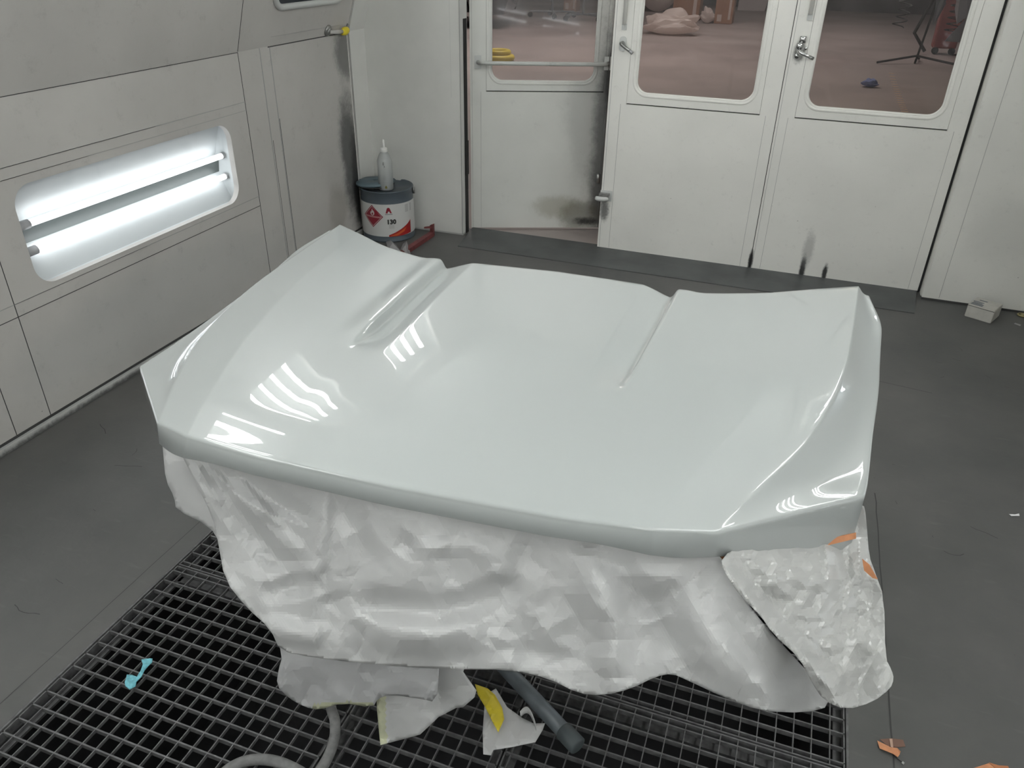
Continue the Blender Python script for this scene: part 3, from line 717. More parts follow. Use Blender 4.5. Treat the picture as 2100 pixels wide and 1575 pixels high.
# inner liner closing the hollow from below
bm = bmesh.new(); step_r = list(range(2, nr - 2, 6)); step_c = list(range(3, nc - 3, 5))
g2 = [[bm.verts.new(H2W(rows[j][i][0] * .97, lerp(rows[j][i][1], .1, .03), rows[j][i][2] - .034)) for i in step_c] for j in step_r]
for a in range(len(step_r) - 1):
    for b in range(len(step_c) - 1): bm.faces.new((g2[a][b], g2[a][b + 1], g2[a + 1][b + 1], g2[a + 1][b]))
mesh_obj('inner_frame', bm, mat('hood_inner_primer', (.45, .46, .45), .6), t, True)
recentre(t)

# ---- stand under the hood
M['stand'] = mat('stand_grey_paint', (.13, .15, .165), .4, noise_amt=.2, nscale=20)
t = empty('panel_stand', (-.56, 1.62, 0)); tag(t, 'grey tubular panel stand, one rubber capped foot showing below the paper hem', 'stand')
pe = gz(1180, 1525, .03); pm = gz(1050, 1385, .03); dd = (pm - pe).normalized(); cen = pe + dd * .55
def foot(a, b, show):
    bm = bmesh.new(); tube(bm, [a, b], .021, 18); f = mesh_obj('foot', bm, M['stand'], t, True)
    u = (b - a).normalized(); bm = bmesh.new(); tube(bm, [a - u * .012, a - u * .008, a + u * .045, a + u * .048], [.017, .0245, .0245, .0215], 18); mesh_obj('rubber_cap', bm, mat('rubber_cap_grey', (.07, .085, .09), .6), f, True)
foot(pe, cen, True)
p2 = Vector((pe.x - .9, cen.y + (cen.y - pe.y) * .3, .03)); foot(cen + Vector((-.30, .10, 0)), cen, False)
foot(Vector((cen.x + .35, cen.y + .42, .03)), cen, False)
for a, b in ((cen + Vector((0, 0, .0)), Vector((cen.x, cen.y, .80))), (Vector((cen.x - .45, cen.y - .35, .86)), Vector((cen.x, cen.y, .78))), (Vector((cen.x + .50, cen.y - .2, .86)), Vector((cen.x, cen.y, .78))), (Vector((cen.x, cen.y + .35, .87)), Vector((cen.x, cen.y, .78)))):
    bm = bmesh.new(); tube(bm, [a, b], .021, 14); mesh_obj('upright' if a.z < .5 else 'support_arm', bm, M['stand'], t, True)
recentre(t)

# ================================================================== MASKING PAPER
def facet(x, y, sc, seed):
    """piecewise linear noise with sharp creases"""
    wx = x / sc + .35 * noise.noise(Vector((x / sc * .7, y / sc * .7, seed))); wy = y / sc + .35 * noise.noise(Vector((x / sc * .7 + 9, y / sc * .7, seed + 3)))
    sk = (wx + wy) * .366; i, j = math.floor(wx + sk), math.floor(wy + sk); a, b = wx + sk - i, wy + sk - j
    def h(p, q): return (math.sin(p * 127.1 + q * 311.7 + seed * 17.3) * 43758.5453) % 1 - .5
    if a > b: return h(i, j) * (1 - a) + h(i + 1, j) * (a - b) + h(i + 1, j + 1) * b
    return h(i, j) * (1 - b) + h(i, j + 1) * (b - a) + h(i + 1, j + 1) * a
def segd(px, py, a, b):
    dx, dy = b[0] - a[0], b[1] - a[1]; L = dx * dx + dy * dy; t = max(0, min(1, ((px - a[0]) * dx + (py - a[1]) * dy) / L))
    return math.hypot(px - a[0] - t * dx, py - a[1] - t * dy), t
def chaikin(P, n=2, closed=True):
    for _ in range(n):
        Q = []
        for i in range(len(P)):
            a, b = P[i], P[(i + 1) % len(P)]
            Q += [(a[0] * .75 + b[0] * .25, a[1] * .75 + b[1] * .25), (a[0] * .25 + b[0] * .75, a[1] * .25 + b[1] * .75)]
        P = Q
    return P
def inside(p, poly):
    c = False; n = len(poly)
    for i in range(n):
        a, b = poly[i], poly[i - 1]
        if (a[1] > p[1]) != (b[1] > p[1]) and p[0] < (b[0] - a[0]) * (p[1] - a[1]) / (b[1] - a[1]) + a[0]: c = not c
    return c
def sheet(name, outline, depth, mtl, parent=None, step=8, thick=.0009, rnd=1, stripes=None, mats=None, sharp=6.5):
    """a hanging sheet: outline seen from the camera is carried back to its own distance depth(px,py)"""
    ol = chaikin(outline, rnd) if rnd else outline
    B = []
    for i in range(len(ol)):
        a, b = ol[i], ol[(i + 1) % len(ol)]; d = math.hypot(b[0] - a[0], b[1] - a[1]); k = max(1, int(d / step))
        for q in range(k): B.append((lerp(a[0], b[0], q / k), lerp(a[1], b[1], q / k)))
    x0, x1 = min(p[0] for p in B), max(p[0] for p in B); y0, y1 = min(p[1] for p in B), max(p[1] for p in B)
    I = []; yy = y0; r = 0
    while yy < y1:
        xx = x0 + (step / 2 if r % 2 else 0)
        while xx < x1:
            if inside((xx, yy), B) and min((xx - q[0]) ** 2 + (yy - q[1]) ** 2 for q in B) > (step * .55) ** 2: I.append((xx, yy))
            xx += step
        yy += step * .87; r += 1
    vs = [Vector(p) for p in B + I]; nb = len(B)
    res = geometry.delaunay_2d_cdt(vs, [(i, (i + 1) % nb) for i in range(nb)], [list(range(nb))], 1, .01)
    bm = bmesh.new(); V = [bm.verts.new(gy(p.x, p.y, depth(p.x, p.y))) for p in res[0]]
    for f in res[2]:
        cx = sum(res[0][i].x for i in f) / 3; cy = sum(res[0][i].y for i in f) / 3
        try: fc = bm.faces.new([V[i] for i in f])
        except ValueError: continue
        if stripes: fc.material_index = stripes(cx, cy)
    o = mesh_obj(name, bm, mats or mtl, parent, True)
    o.data.set_sharp_from_angle(angle=rad(sharp))
    md = o.modifiers.new('thickness', 'SOLIDIFY'); md.thickness = thick; md.offset = 0
    return o
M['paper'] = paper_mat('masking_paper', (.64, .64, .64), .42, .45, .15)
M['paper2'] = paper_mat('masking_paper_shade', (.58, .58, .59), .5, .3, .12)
M['film'] = paper_mat('glossy_masking_film', (.52, .52, .51), .2, .8, .15)
M['tape_y'] = mat('pale_masking_tape', (.55, .56, .40), .6, noise_amt=.06, nscale=60)
M['tape_o'] = mat('orange_masking_tape', (.62, .27, .13), .55, noise_amt=.12, nscale=60)
M['yellow'] = mat('yellow_tape', (.72, .58, .03), .45, noise_amt=.06, nscale=50)
def folds(L):
    def f(x, y):
        s = 0
        for (a, b, wd, amp, kind) in L:
            d, t = segd(x, y, a, b)
            if d < wd:
                k = 1 - d / wd
                if kind == 's': k = k * k * (3 - 2 * k)
                s += amp * k * (math.sin(math.pi * min(1, max(0, t * .9 + .05))) ** .5)
        return s
    return f
lipF = 1.045   # where the lip hangs
def lip_y(px):  # distance of the front lip's foot, a little inside
    if px < 900: return lerp(1.085, 1.062, max(0, (px - 335) / 565))
    return lerp(1.062, 1.115, min(1, (px - 900) / 540))
mf = folds([   # nearer = negative
 ((376, 912), (470, 1060), 38, -.018, 'l'), ((380, 910), (600, 1180), 42, .022, 'l'), ((400, 925), (660, 1200), 34, -.020, 'l'),
 ((440, 935), (640, 1085), 34, .016, 'l'), ((560, 1215), (660, 1190), 34, .020, 's'), ((668, 1010), (642, 1190), 30, -.015, 's'),
 ((642, 1190), (650, 1330), 34, -.012, 's'), ((700, 1030), (760, 1150), 40, .012, 's'), ((520, 1040), (640, 1085), 22, -.012, 'l'),
 ((540, 1150), (640, 1150), 26, .012, 'l'), ((560, 1290), (660, 1310), 40, -.02, 's'), ((440, 1180), (480, 1230), 40, -.012, 's'),
 ((730, 1230), (900, 1262), 46, .020, 's'), ((900, 1262), (1030, 1215), 46, .022, 's'), ((700, 1180), (760, 1290), 46, -.012, 's'),
 ((770, 1300), (960, 1300), 60, -.018, 's'), ((815, 1105), (850, 1130), 26, .012, 'l'), ((850, 1125), (970, 1120), 24, -.008, 'l'),
 ((1000, 1170), (1035, 1180), 20, -.008, 'l'), ((960, 1110), (1100, 1200), 40, -.010, 's'), ((1100, 1110), (1040, 1240), 50, .010, 's'),
 ((1230, 1125), (1260, 1390), 60, -.024, 's'), ((1180, 1120), (1240, 1130), 16, -.016, 'l'), ((1240, 1140), (1330, 1235), 44, .018, 's'), ((1300, 1245), (1380, 1225), 40, .024, 's'),
 ((1380, 1225), (1460, 1150), 36, .016, 'l'), ((1250, 1180), (1400, 1180), 26, -.010, 'l'), ((1350, 1270), (1400, 1370), 70, .018, 's'), ((1420, 1240), (1560, 1450), 90, -.022, 's'),
 ((1480, 1260), (1600, 1400), 40, .014, 'l'), ((1080, 1300), (1110, 1360), 60, .012, 's'), ((1000, 1330), (1180, 1350), 30, .006, 's')])
def d_main(x, y):
    top = 900 + (x - 365) * .2275; k = max(0, min(1.2, (y - top) / 330))
    yb = lip_y(x) + .005 - .075 * k
    k2 = min(1, max(0, (y - top) / 55)); kr = sstep(1150, 1700, x)
    kk = min(k2, 1)
    v = .045 * facet(x, y, 190, 7) + .027 * facet(x, y, 84, 1) + .012 * facet(x, y, 40, 2) * max(0, min(1, .5 + 2 * noise.noise(Vector((x / 110, y / 110, 4))))) + .003 * facet(x, y, 18, 5)
    return yb + kk * (v * .75 + mf(x, y) * 1.2) + kr * .02 + .16 * sstep(1560, 1700, x)
main_ol = [(366, 896), (371, 930), (400, 985), (436, 1060), (447, 1108), (461, 1190), (505, 1245), (555, 1290), (575, 1335), (640, 1348), (760, 1362), (900, 1372), (1050, 1373), (1130, 1393), (1185, 1422), (1240, 1426), (1295, 1412), (1345, 1387), (1378, 1381), (1410, 1395), (1480, 1428), (1560, 1458), (1650, 1462), (1705, 1448), (1680, 1405), (1640, 1360), (1570, 1285), (1520, 1220), (1498, 1175), (1486, 1152), (1462, 1128), (1430, 1112), (1343, 1097), (1218, 1076), (1072, 1053), (890, 1010), (663, 960), (482, 910)]
t = empty('masking_paper', (-.5, 1.0, .3)); tag(t, 'large crumpled white masking paper sheet hanging from the front edge of the hood', 'masking paper', 'sheets of masking paper hung under the hood')
sheet('front_sheet', main_ol, d_main, M['paper'], t, step=6, rnd=1)
recentre(t)
# side sheet at the left corner
def d_side(x, y): return 1.150 + .02 * facet(x, y, 80, 11) + .0003 * (420 - x) - .00012 * (y - 890)
o = sheet('masking_paper', [(331, 878), (372, 897), (405, 960), (450, 1040), (468, 1110), (455, 1120), (430, 1078), (361, 1046), (358, 1020), (340, 985), (335, 930)], d_side, M['paper'], step=8, rnd=1)
tag(o, 'smooth white paper side piece hanging at the left front corner of the hood', 'masking paper', 'sheets of masking paper hung under the hood')
# glossy film at the right corner
ff = folds([((1485, 1160), (1580, 1290), 34, -.030, 'l'), ((1500, 1150), (1600, 1250), 30, .018, 'l'), ((1585, 1290), (1650, 1345), 30, -.022, 'l'), ((1650, 1345), (1725, 1450), 36, -.03, 'l'),
 ((1760, 1100), (1765, 1190), 22, -.02, 'l'), ((1765, 1190), (1750, 1300), 30, -.018, 'l'), ((1720, 1110), (1745, 1200), 16, .012, 'l'), ((1690, 1110), (1700, 1180), 14, -.01, 'l'), ((1750, 1200), (1810, 1220), 24, .014, 'l'),
 ((1640, 1330), (1725, 1360), 30, .018, 'l'), ((1650, 1400), (1700, 1440), 26, .016, 'l'), ((1760, 1290), (1800, 1340), 40, -.012, 's')])
def d_film(x, y):
    k = max(0, (y - 1110) / 340); v = .024 * facet(x, y, 70, 21) + .012 * facet(x, y, 30, 22) + .005 * facet(x, y, 15, 24)
    base = lerp(1.118, 1.345, max(0, min(1, (x - 1480) / 280))) - .16 * k - .10 * sstep(.3, 1, k) * (x - 1480) / 350 + .045 * max(0, 1 - max(0, y - 1100) / 90)
    return base + ff(x, y) + v * min(1, max(0, (y - 1105) / 40))
film_ol = [(1478, 1143), (1484, 1172), (1520, 1225), (1560, 1262), (1585, 1300), (1640, 1350), (1665, 1400), (1690, 1437), (1735, 1456), (1790, 1440), (1826, 1412), (1833, 1392), (1829, 1375), (1816, 1350), (1813, 1225), (1795, 1175), (1782, 1140), (1778, 1085), (1774, 1040), (1766, 1035), (1740, 1070), (1700, 1080), (1600, 1095), (1530, 1112)]
t = empty('masking_film', (.2, 1.2, .5)); tag(t, 'glossy wrinkled masking film hanging at the right front corner of the hood', 'masking film')
sheet('film_sheet', film_ol, d_film, M['film'], t, step=5, rnd=1); recentre(t)
# lower sheets
def d_in(x, y): return min(gz(x, y, .02).y, 1.040 + .0001 * (y - 1300) + .02 * facet(x, y, 60, 31) + .008 * facet(x, y, 26, 32))
low = [(560, 1290), (700, 1330), (900, 1350), (900, 1380), (895, 1440), (860, 1432), (800, 1424), (775, 1432), (765, 1451), (700, 1441), (655, 1456), (625, 1450), (590, 1430), (567, 1405), (572, 1370), (580, 1345)]
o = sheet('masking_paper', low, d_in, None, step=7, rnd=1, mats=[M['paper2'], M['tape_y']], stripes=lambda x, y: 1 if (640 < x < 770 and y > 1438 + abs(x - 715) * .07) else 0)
tag(o, 'crumpled lower white paper with a tape edge, reaching down to the hose', 'masking paper', 'sheets of masking paper hung under the hood')
def d_in2(x, y): return min(gz(x, y, .015).y, 1.110 - .0002 * (y - 1370)) + .010 * facet(x, y, 50, 41) - .008 + .004 * facet(x, y, 22, 42)
low2 = [(772, 1345), (960, 1345), (950, 1378), (977, 1416), (973, 1430), (950, 1450), (935, 1452), (900, 1470), (862, 1506), (830, 1515), (780, 1528), (773, 1452), (772, 1400)]
o = sheet('masking_paper', low2, d_in2, None, step=7, rnd=0, mats=[M['paper'], M['tape_y']], stripes=lambda x, y: 1 if x < 790 + (y - 1430) * .04 and y > 1425 else 0)
tag(o, 'torn lowest white paper with a vertical pale tape strip on its left edge', 'masking paper', 'sheets of masking paper hung under the hood')
def d_y(x, y): return gz(x, y, .045).y - .01 + .012 * facet(x, y, 30, 51)
scrap = [(995, 1425), (1017, 1412), (1040, 1450), (1070, 1472), (1095, 1484), (1118, 1483), (1113, 1497), (1098, 1522), (1050, 1532), (1012, 1538), (1007, 1549), (991, 1547), (990, 1500)]
t = empty('paper_scrap', gz(1040, 1520, 0)); tag(t, 'torn white paper scrap with yellow tape, on the grating beside the stand foot', 'paper scrap')
sheet('torn_paper', scrap, d_y, M['paper'], t, step=7, rnd=0)
sheet('yellow_tape', [(974, 1403), (1000, 1412), (1015, 1425), (1030, 1452), (1034, 1475), (1022, 1502), (1010, 1480), (995, 1450), (980, 1425)], lambda x, y: d_y(x, y) - .006, M['yellow'], t, step=7, rnd=0)
bm = bmesh.new(); rb = []
for k in range(14):
    px = 1066 + 32 * k / 13; py = 1459 - 12 * math.sin(math.pi * k / 13) + 22 * (k / 13) ** 3; rb.append((px, py))
a = [bm.verts.new(gz(x, y, .075)) for x, y in rb]; b = [bm.verts.new(gz(x + 2, y + 11 + 6 * k / 13, .06)) for k, (x, y) in enumerate(rb)]
for k in range(13): bm.faces.new((a[k], a[k + 1], b[k + 1], b[k]))
o = mesh_obj('curled_strip', bm, M['paper'], t, True); o.modifiers.new('s', 'SOLIDIFY').thickness = .001
recentre(t)
# orange tape under the right edge, and its flap at the side
bm = bmesh.new(); P = [(1478, 1147), (1530, 1140), (1600, 1129), (1680, 1114), (1755, 1098)]; Q = [(1482, 1176), (1535, 1152), (1600, 1140), (1680, 1122), (1755, 1104)]
ya = [lerp(1.118, 1.345, k / 4) + .020 for k in range(5)]
a = [bm.verts.new(gy(x, y - 6, d)) for (x, y), d in zip(P, ya)]; b = [bm.verts.new(gy(x, y, d)) for (x, y), d in zip(Q, ya)]
for k in range(4): bm.faces.new((a[k], a[k + 1], b[k + 1], b[k]))
o = mesh_obj('masking_tape', bm, M['tape_o']); o.modifiers.new('s', 'SOLIDIFY').thickness = .001
tag(o, 'orange masking tape strip under the right front edge of the hood', 'masking tape', 'orange tape on the hood masking')
bm = bmesh.new(); f = bm.faces.new([bm.verts.new(gy(x, y, 1.30)) for x, y in ((1768, 1146), (1783, 1158), (1800, 1188), (1790, 1186), (1772, 1170))])
o = mesh_obj('masking_tape', bm, M['tape_o']); o.modifiers.new('s', 'SOLIDIFY').thickness = .001
tag(o, 'small orange tape flap sticking out right of the glossy film', 'masking tape', 'orange tape on the hood masking')

# ================================================================== CORNER STUFF
# grey drum with label
CX, CY, CR, CH = -2.505, 4.555, .135, .405
cbL, cbR = gz(752, 480), gz(845, 478)
c0 = gz(800, 498); CC = Vector((c0.x, c0.y, 0)); vd = Vector((CC.x, CC.y, 0)).normalized()
wdt = (gy(843, 440, c0.y + .14) - gy(748, 440, c0.y + .14)).length; CR = wdt / 2 * .985; CC = CC + vd * CR; CX, CY = CC.x, CC.y
M['can'] = mat('can_grey_blue', (.085, .105, .125), .35, noise_amt=.05)
t = empty('paint_can', (CX, CY, 0)); tag(t, 'grey twenty litre can with a white label and red flame diamond, standing in the corner', 'can')
top_z = gy(790, 395, CY - CR * .9).z; CH = top_z
bm = bmesh.new(); R = CR
lathe(bm, [(R * .97, 0), (R * 1.0, .004), (R * 1.0, .012), (R * .985, .016), (R * .985, CH * .33), (R * .995, CH * .335), (R * .985, CH * .34), (R * .985, CH * .66), (R * .995, CH * .665), (R * .985, CH * .67), (R * .985, CH - .012), (R * 1.005, CH - .008), (R * 1.01, CH - .003), (R * 1.0, CH), (R * .975, CH - .001), (R * .965, CH - .010), (.001, CH - .010)], seg=64)
body = mesh_obj('body', bm, M['can'], t, True)
va = math.atan2(-CY, -CX)     # angle facing the camera
def can_pt(a, z, off=.0): return Vector(((R * .996 + .0012 + off) * math.cos(va + a), (R * .996 + .0012 + off) * math.sin(va + a), z))
LZ0, LZ1 = CH * .125, CH * .765
bm = bmesh.new()
def patch(bm, a0, a1, z0, z1, off, mi=0, n=24, zf=None):
    pr = None
    for k in range(n + 1):
        a = lerp(a0, a1, k / n); zz0, zz1 = (z0, z1) if not zf else zf(k / n)
        c = (bm.verts.new(can_pt(a, zz0, off)), bm.verts.new(can_pt(a, zz1, off)))
        if pr: bm.faces.new((pr[0], c[0], c[1], pr[1])).material_index = mi
        pr = c
patch(bm, -1.75, 1.65, LZ0, LZ1, 0)
lab = mesh_obj('label', bm, mat('label_white', (.58, .58, .57), .4), t, True); lab['label'] = 'white printed label'
def poly_on_can(name, polys, mtl, off, parent):
    bm = bmesh.new()
    for P in polys:
        vs = [Vector((p[0], p[1])) for p in P]; n = len(vs)
        # refine so that it bends round the can
        B = []
        for i in range(n):
            a, b = vs[i], vs[(i + 1) % n]; k = max(1, int((b - a).length / .008))
            for q in range(k): B.append(a.lerp(b, q / k))
        res = geometry.delaunay_2d_cdt(B, [(i, (i + 1) % len(B)) for i in range(len(B))], [list(range(len(B)))], 1, .00001)
        V = [bm.verts.new((p.x, p.y, 0)) for p in res[0]]
        for f in res[2]: bm.faces.new([V[i] for i in f])
    for _ in range(4):
        le = [e for e in bm.edges if e.calc_length() > .010]
        if not le: break
        bmesh.ops.subdivide_edges(bm, edges=le, cuts=1); bmesh.ops.triangulate(bm, faces=bm.faces)
    for v in bm.verts: v.co = can_pt(v.co.x / R, v.co.y, off)
    return mesh_obj(name, bm, mtl, parent, True)
lw = LZ1 - LZ0; lc = lambda u, v: (u * R, LZ0 + v * lw)     # u in radians, v 0..1 up the label
M['red'] = mat('label_red', (.36, .02, .02), .4); M['dred'] = mat('label_dark_red', (.25, .015, .03), .4); M['lwhite'] = mat('label_print_white', (.6, .55, .54), .4); M['ink'] = mat('label_ink', (.02, .02, .02), .5); M['ored'] = mat('label_orange_red', (.55, .10, .03), .4); M['pink'] = mat('label_pink', (.45, .2, .2), .4); M['greyink'] = mat('label_grey_ink', (.3, .3, .3), .5)
dc = lc(-.62, .62); ds = lw * .345
def dia(s): return [(dc[0], dc[1] - s), (dc[0] + s, dc[1]), (dc[0], dc[1] + s), (dc[0] - s, dc[1])]
poly_on_can('warning_diamond', [dia(ds)], M['dred'], .0006, t)
poly_on_can('diamond_line', [[(dc[0] + a * ds * .90, dc[1] + b * ds * .90) for a, b in ((0, -1), (1, 0), (.95, 0), (0, -.95))], [(dc[0] + a * ds * .90, dc[1] + b * ds * .90) for a, b in ((0, 1), (.95, 0), (1, 0), (0, 1.0))][:3] + [(dc[0], dc[1] + ds * .855)], [(dc[0] + a * ds * .90, dc[1] + b * ds * .90) for a, b in ((0, -1), (0, -.95), (-.95, 0), (-1, 0))], [(dc[0] + a * ds * .90, dc[1] + b * ds * .90) for a, b in ((0, 1), (-1, 0), (-.95, 0), (0, .95))]], M['lwhite'], .0009, t)
fl = [(0, .05), (-.13, .10), (-.21, .22), (-.20, .34), (-.14, .46), (-.15, .36), (-.08, .42), (-.05, .58), (.02, .72), (.04, .56), (.10, .46), (.12, .54), (.19, .40), (.21, .24), (.13, .10)]
poly_on_can('flame_symbol', [[(dc[0] + a * ds, dc[1] + b * ds) for a, b in fl]], M['lwhite'], .0010, t)
poly_on_can('flame_core', [[(dc[0] + a * ds, dc[1] + b * ds) for a, b in ((0, .10), (-.08, .16), (-.07, .26), (0, .36), (.07, .27), (.08, .16))]], M['dred'], .0014, t)
poly_on_can('diamond_bar', [[(dc[0] + a * ds, dc[1] + b * ds) for a, b in ((-.76, -.10), (.76, -.12), (.80, .02), (-.84, .04))]], M['pink'], .0011, t)
# emblem: red A shaped mark with a line of tiny print below
ec = lc(.02, .80); es = lw * .11
poly_on_can('emblem', [[(ec[0] + a * es, ec[1] + b * es) for a, b in ((-.85, -.6), (-.45, .75), (-.1, 1), (.3, .85), (.85, -.6), (.35, -.6), (.2, -.15), (-.15, -.1), (-.3, -.6))]], M['dred'], .0008, t)
poly_on_can('emblem_line', [[(ec[0] + a * es, ec[1] + b * es) for a, b in ((-1, -1.05), (1, -1.05), (1, -.75), (-1, -.75))]], M['greyink'], .0008, t)
fc = bpy.data.curves.new('tmp', 'FONT'); fc.body = '130'; fc.size = lw * .19; fc.align_x = 'CENTER'; fc.resolution_u = 3; fc.offset = .0022
fo = bpy.data.objects.new('tmp', fc); COL.objects.link(fo); bpy.context.view_layer.update(); fm = bpy.data.meshes.new_from_object(fo); bpy.data.objects.remove(fo)
nc_ = lc(.10, .40); bm = bmesh.new(); bm.from_mesh(fm); bmesh.ops.triangulate(bm, faces=bm.faces)
for v in bm.verts: v.co = can_pt((nc_[0] + v.co.x) / R, nc_[1] + v.co.y, .0012)
mesh_obj('number_print', bm, M['ink'], t)
L_ = []
for k in range(4): a = lc(.0, .36 - .032 * k); L_.append([(a[0], a[1]), (a[0] + .20 * R, a[1]), (a[0] + .20 * R, a[1] + .0022), (a[0], a[1] + .0022)])
for k in range(8): a = lc(.68, .92 - .03 * k); L_.append([(a[0], a[1]), (a[0] + .16 * R, a[1]), (a[0] + .16 * R, a[1] + .003), (a[0], a[1] + .003)]); a = lc(.93, .92 - .03 * k); L_.append([(a[0], a[1]), (a[0] + .1 * R, a[1]), (a[0] + .1 * R, a[1] + .003), (a[0], a[1] + .003)])
poly_on_can('small_print', L_, M['greyink'], .0008, t)
poly_on_can('red_wedge', [[lc(-.02, .0), lc(-.02, .05), lc(.25, .13), lc(.5, .22), lc(.75, .32), lc(.95, .43), lc(.95, .02), lc(.5, 0)]], M['red'], .0007, t)
poly_on_can('orange_streak', [[lc(0, .02), lc(.3, .09), lc(.72, .24), lc(.6, .12), lc(.3, .02)]], M['ored'], .0011, t)
bm = bmesh.new(); s_ = [Vector((R * 1.0 * math.cos(va + 1.45), R * 1.0 * math.sin(va + 1.45), CH * .9))]
hp = [Vector((R * (1.02 + .06 * math.sin(k / 10 * math.pi)) * math.cos(va + lerp(1.45, 1.45 + math.pi, k / 10)), R * (1.02 + .06 * math.sin(k / 10 * math.pi)) * math.sin(va + lerp(1.45, 1.45 + math.pi, k / 10)), CH * .9 - .09 * math.sin(k / 10 * math.pi))) for k in range(11)]
tube(bm, hp, .0022, 8); tube(bm, [hp[0] - Vector((0, 0, .02)), hp[0] + Vector((0, 0, .02))], .007, 8); mesh_obj('wire_handle', bm, M['steel'], t, True)
bm = bmesh.new(); sc_ = Vector((-.02, -.04, CH - .010)); lathe(bm, [(.03, 0), (.03, .008), (.026, .010), (.001, .010)], sc_, 24); mesh_obj('spout_cap', bm, M['can'], t, True)
# lid disc lying on the can
LC = Vector((CX, CY, CH)) + Vector((-.075, -.015, .003)); rl = R * .72
t = empty('sanding_disc', LC); tag(t, 'dark blue grey round disc lying on the top of the can', 'disc')
bm = bmesh.new(); lathe(bm, [(rl * .96, 0), (rl, .004), (rl, .012), (rl * .97, .018), (rl * .6, .021), (.012, .0215), (.011, .016), (.001, .016)], seg=48)
bm.verts.ensure_lookup_table()
for v in bm.verts: v.co.z += .010 * math.sin(v.co.x * 22) * (v.co.length / rl) * .5 + .005
mesh_obj('disc_body', bm, mat('disc_blue_grey', (.12, .17, .20), .5), t, True)
bm = bmesh.new(); lathe(bm, [(rl * .5, -.0), (rl * 1.01, -.0), (rl * 1.01, .006), (rl * .5, .006)], seg=40); mesh_obj('rubber_edge', bm, M['black'], t, True)
# squeeze bottle
bp_ = gp(801, 384, Vector((0, CY - .05, 0)), Vector((0, 1, 0)))
BC = Vector((CX + .028, CY - .055, CH - .0095))
bz = gy(797, 287, BC.y).z - BC.z; s = bz / .30; rb_ = .036 * (s ** .5) * 1.3
t = empty('squeeze_bottle', BC); tag(t, 'translucent plastic squeeze bottle with a white nozzle cap standing on the can', 'bottle')
mtb, nt, b = nodes('bottle_plastic'); b.inputs['Base Color'].default_value = (.72, .74, .74, 1); b.inputs['Roughness'].default_value = .3; b.inputs['Transmission Weight'].default_value = .55; b.inputs['Alpha'].default_value = .85
hB = bz
bm = bmesh.new(); lathe(bm, [(rb_ * .9, 0), (rb_, .006), (rb_, hB * .56), (rb_ * .96, hB * .60), (rb_ * .62, hB * .72), (rb_ * .42, hB * .76), (rb_ * .40, hB * .78)], seg=36); mesh_obj('bottle_body', bm, mtb, t, True)
bm = bmesh.new(); lathe(bm, [(rb_ * .9, .004), (rb_ * .93, .006), (rb_ * .93, hB * .30), (.001, hB * .30)], seg=30); mesh_obj('liquid', bm, mat('thinner_liquid', (.50, .53, .54), .1), t, True)
bm = bmesh.new(); lathe(bm, [(rb_ * .46, hB * .76), (rb_ * .48, hB * .765), (rb_ * .48, hB * .82), (rb_ * .40, hB * .835), (rb_ * .16, hB * .84), (rb_ * .15, hB * .86), (rb_ * .14, hB * .985), (rb_ * .08, hB)], seg=28); mesh_obj('nozzle_cap', bm, mat('cap_white', (.72, .72, .70), .4), t, True)
bm = bmesh.new(); bcv = math.atan2(-BC.y, -BC.x)
for (a0, z0, a1, z1) in ((-.15, .05, .15, .12), (-.3, .52, -.1, .60), (-.15, .48, 0, .53)):
    pr = None
    for k in range(6):
        a = bcv + lerp(a0, a1, k / 5); rr_ = rb_ * 1.01
        c = (bm.verts.new((rr_ * math.cos(a), rr_ * math.sin(a), hB * (z0 + .01 * math.sin(k * 2)))), bm.verts.new((rr_ * math.cos(a), rr_ * math.sin(a), hB * (z1 - .04 * abs(k - 2.5) / 2.5))))
        if pr: bm.faces.new((pr[0], c[0], c[1], pr[1])).material_index = 0 if z0 < .2 else 1
        pr = c
mesh_obj('paint_smear', bm, [mat('smear_olive', (.25, .22, .05), .6), M['greyink']], t)
# red clamp bar on the floor
M['clamp'] = mat('dull_red_paint', (.17, .045, .045), .5, noise_amt=.3, nscale=30)
ca, cb_ = gz(818, 520, .03), gz(885, 476, .03); cu = (cb_ - ca).normalized(); cs = Vector((-cu.y, cu.x, 0))
t = empty('bar_clamp', (ca.x, ca.y, 0)); tag(t, 'dull red steel clamp bar lying on the floor right of the can', 'clamp')
bm = bmesh.new(); prism(bm, [ca - cs * .018 + Vector((0, 0, -.029)), ca + cs * .018 + Vector((0, 0, -.029)), ca + cs * .018 + Vector((0, 0, .0)), ca - cs * .018 + Vector((0, 0, .0))], cb_ - ca); mesh_obj('bar', bm, M['clamp'], t)
bm = bmesh.new(); e = cb_ + Vector((0, 0, -.029)); prism(bm, [e - cs * .012, e + cs * .012, e + cs * .012 + Vector((0, 0, .075)), e - cs * .012 + Vector((0, 0, .085))], cu * .022)
prism(bm, [e + Vector((0, 0, .055)) - cu * .0, e + Vector((0, 0, .07)), e + Vector((0, 0, .075)) - cu * .05 + cs * .03, e + Vector((0, 0, .066)) - cu * .05 + cs * .03], cu * .012)
mesh_obj('jaw', bm, M['clamp'], t); recentre(t)
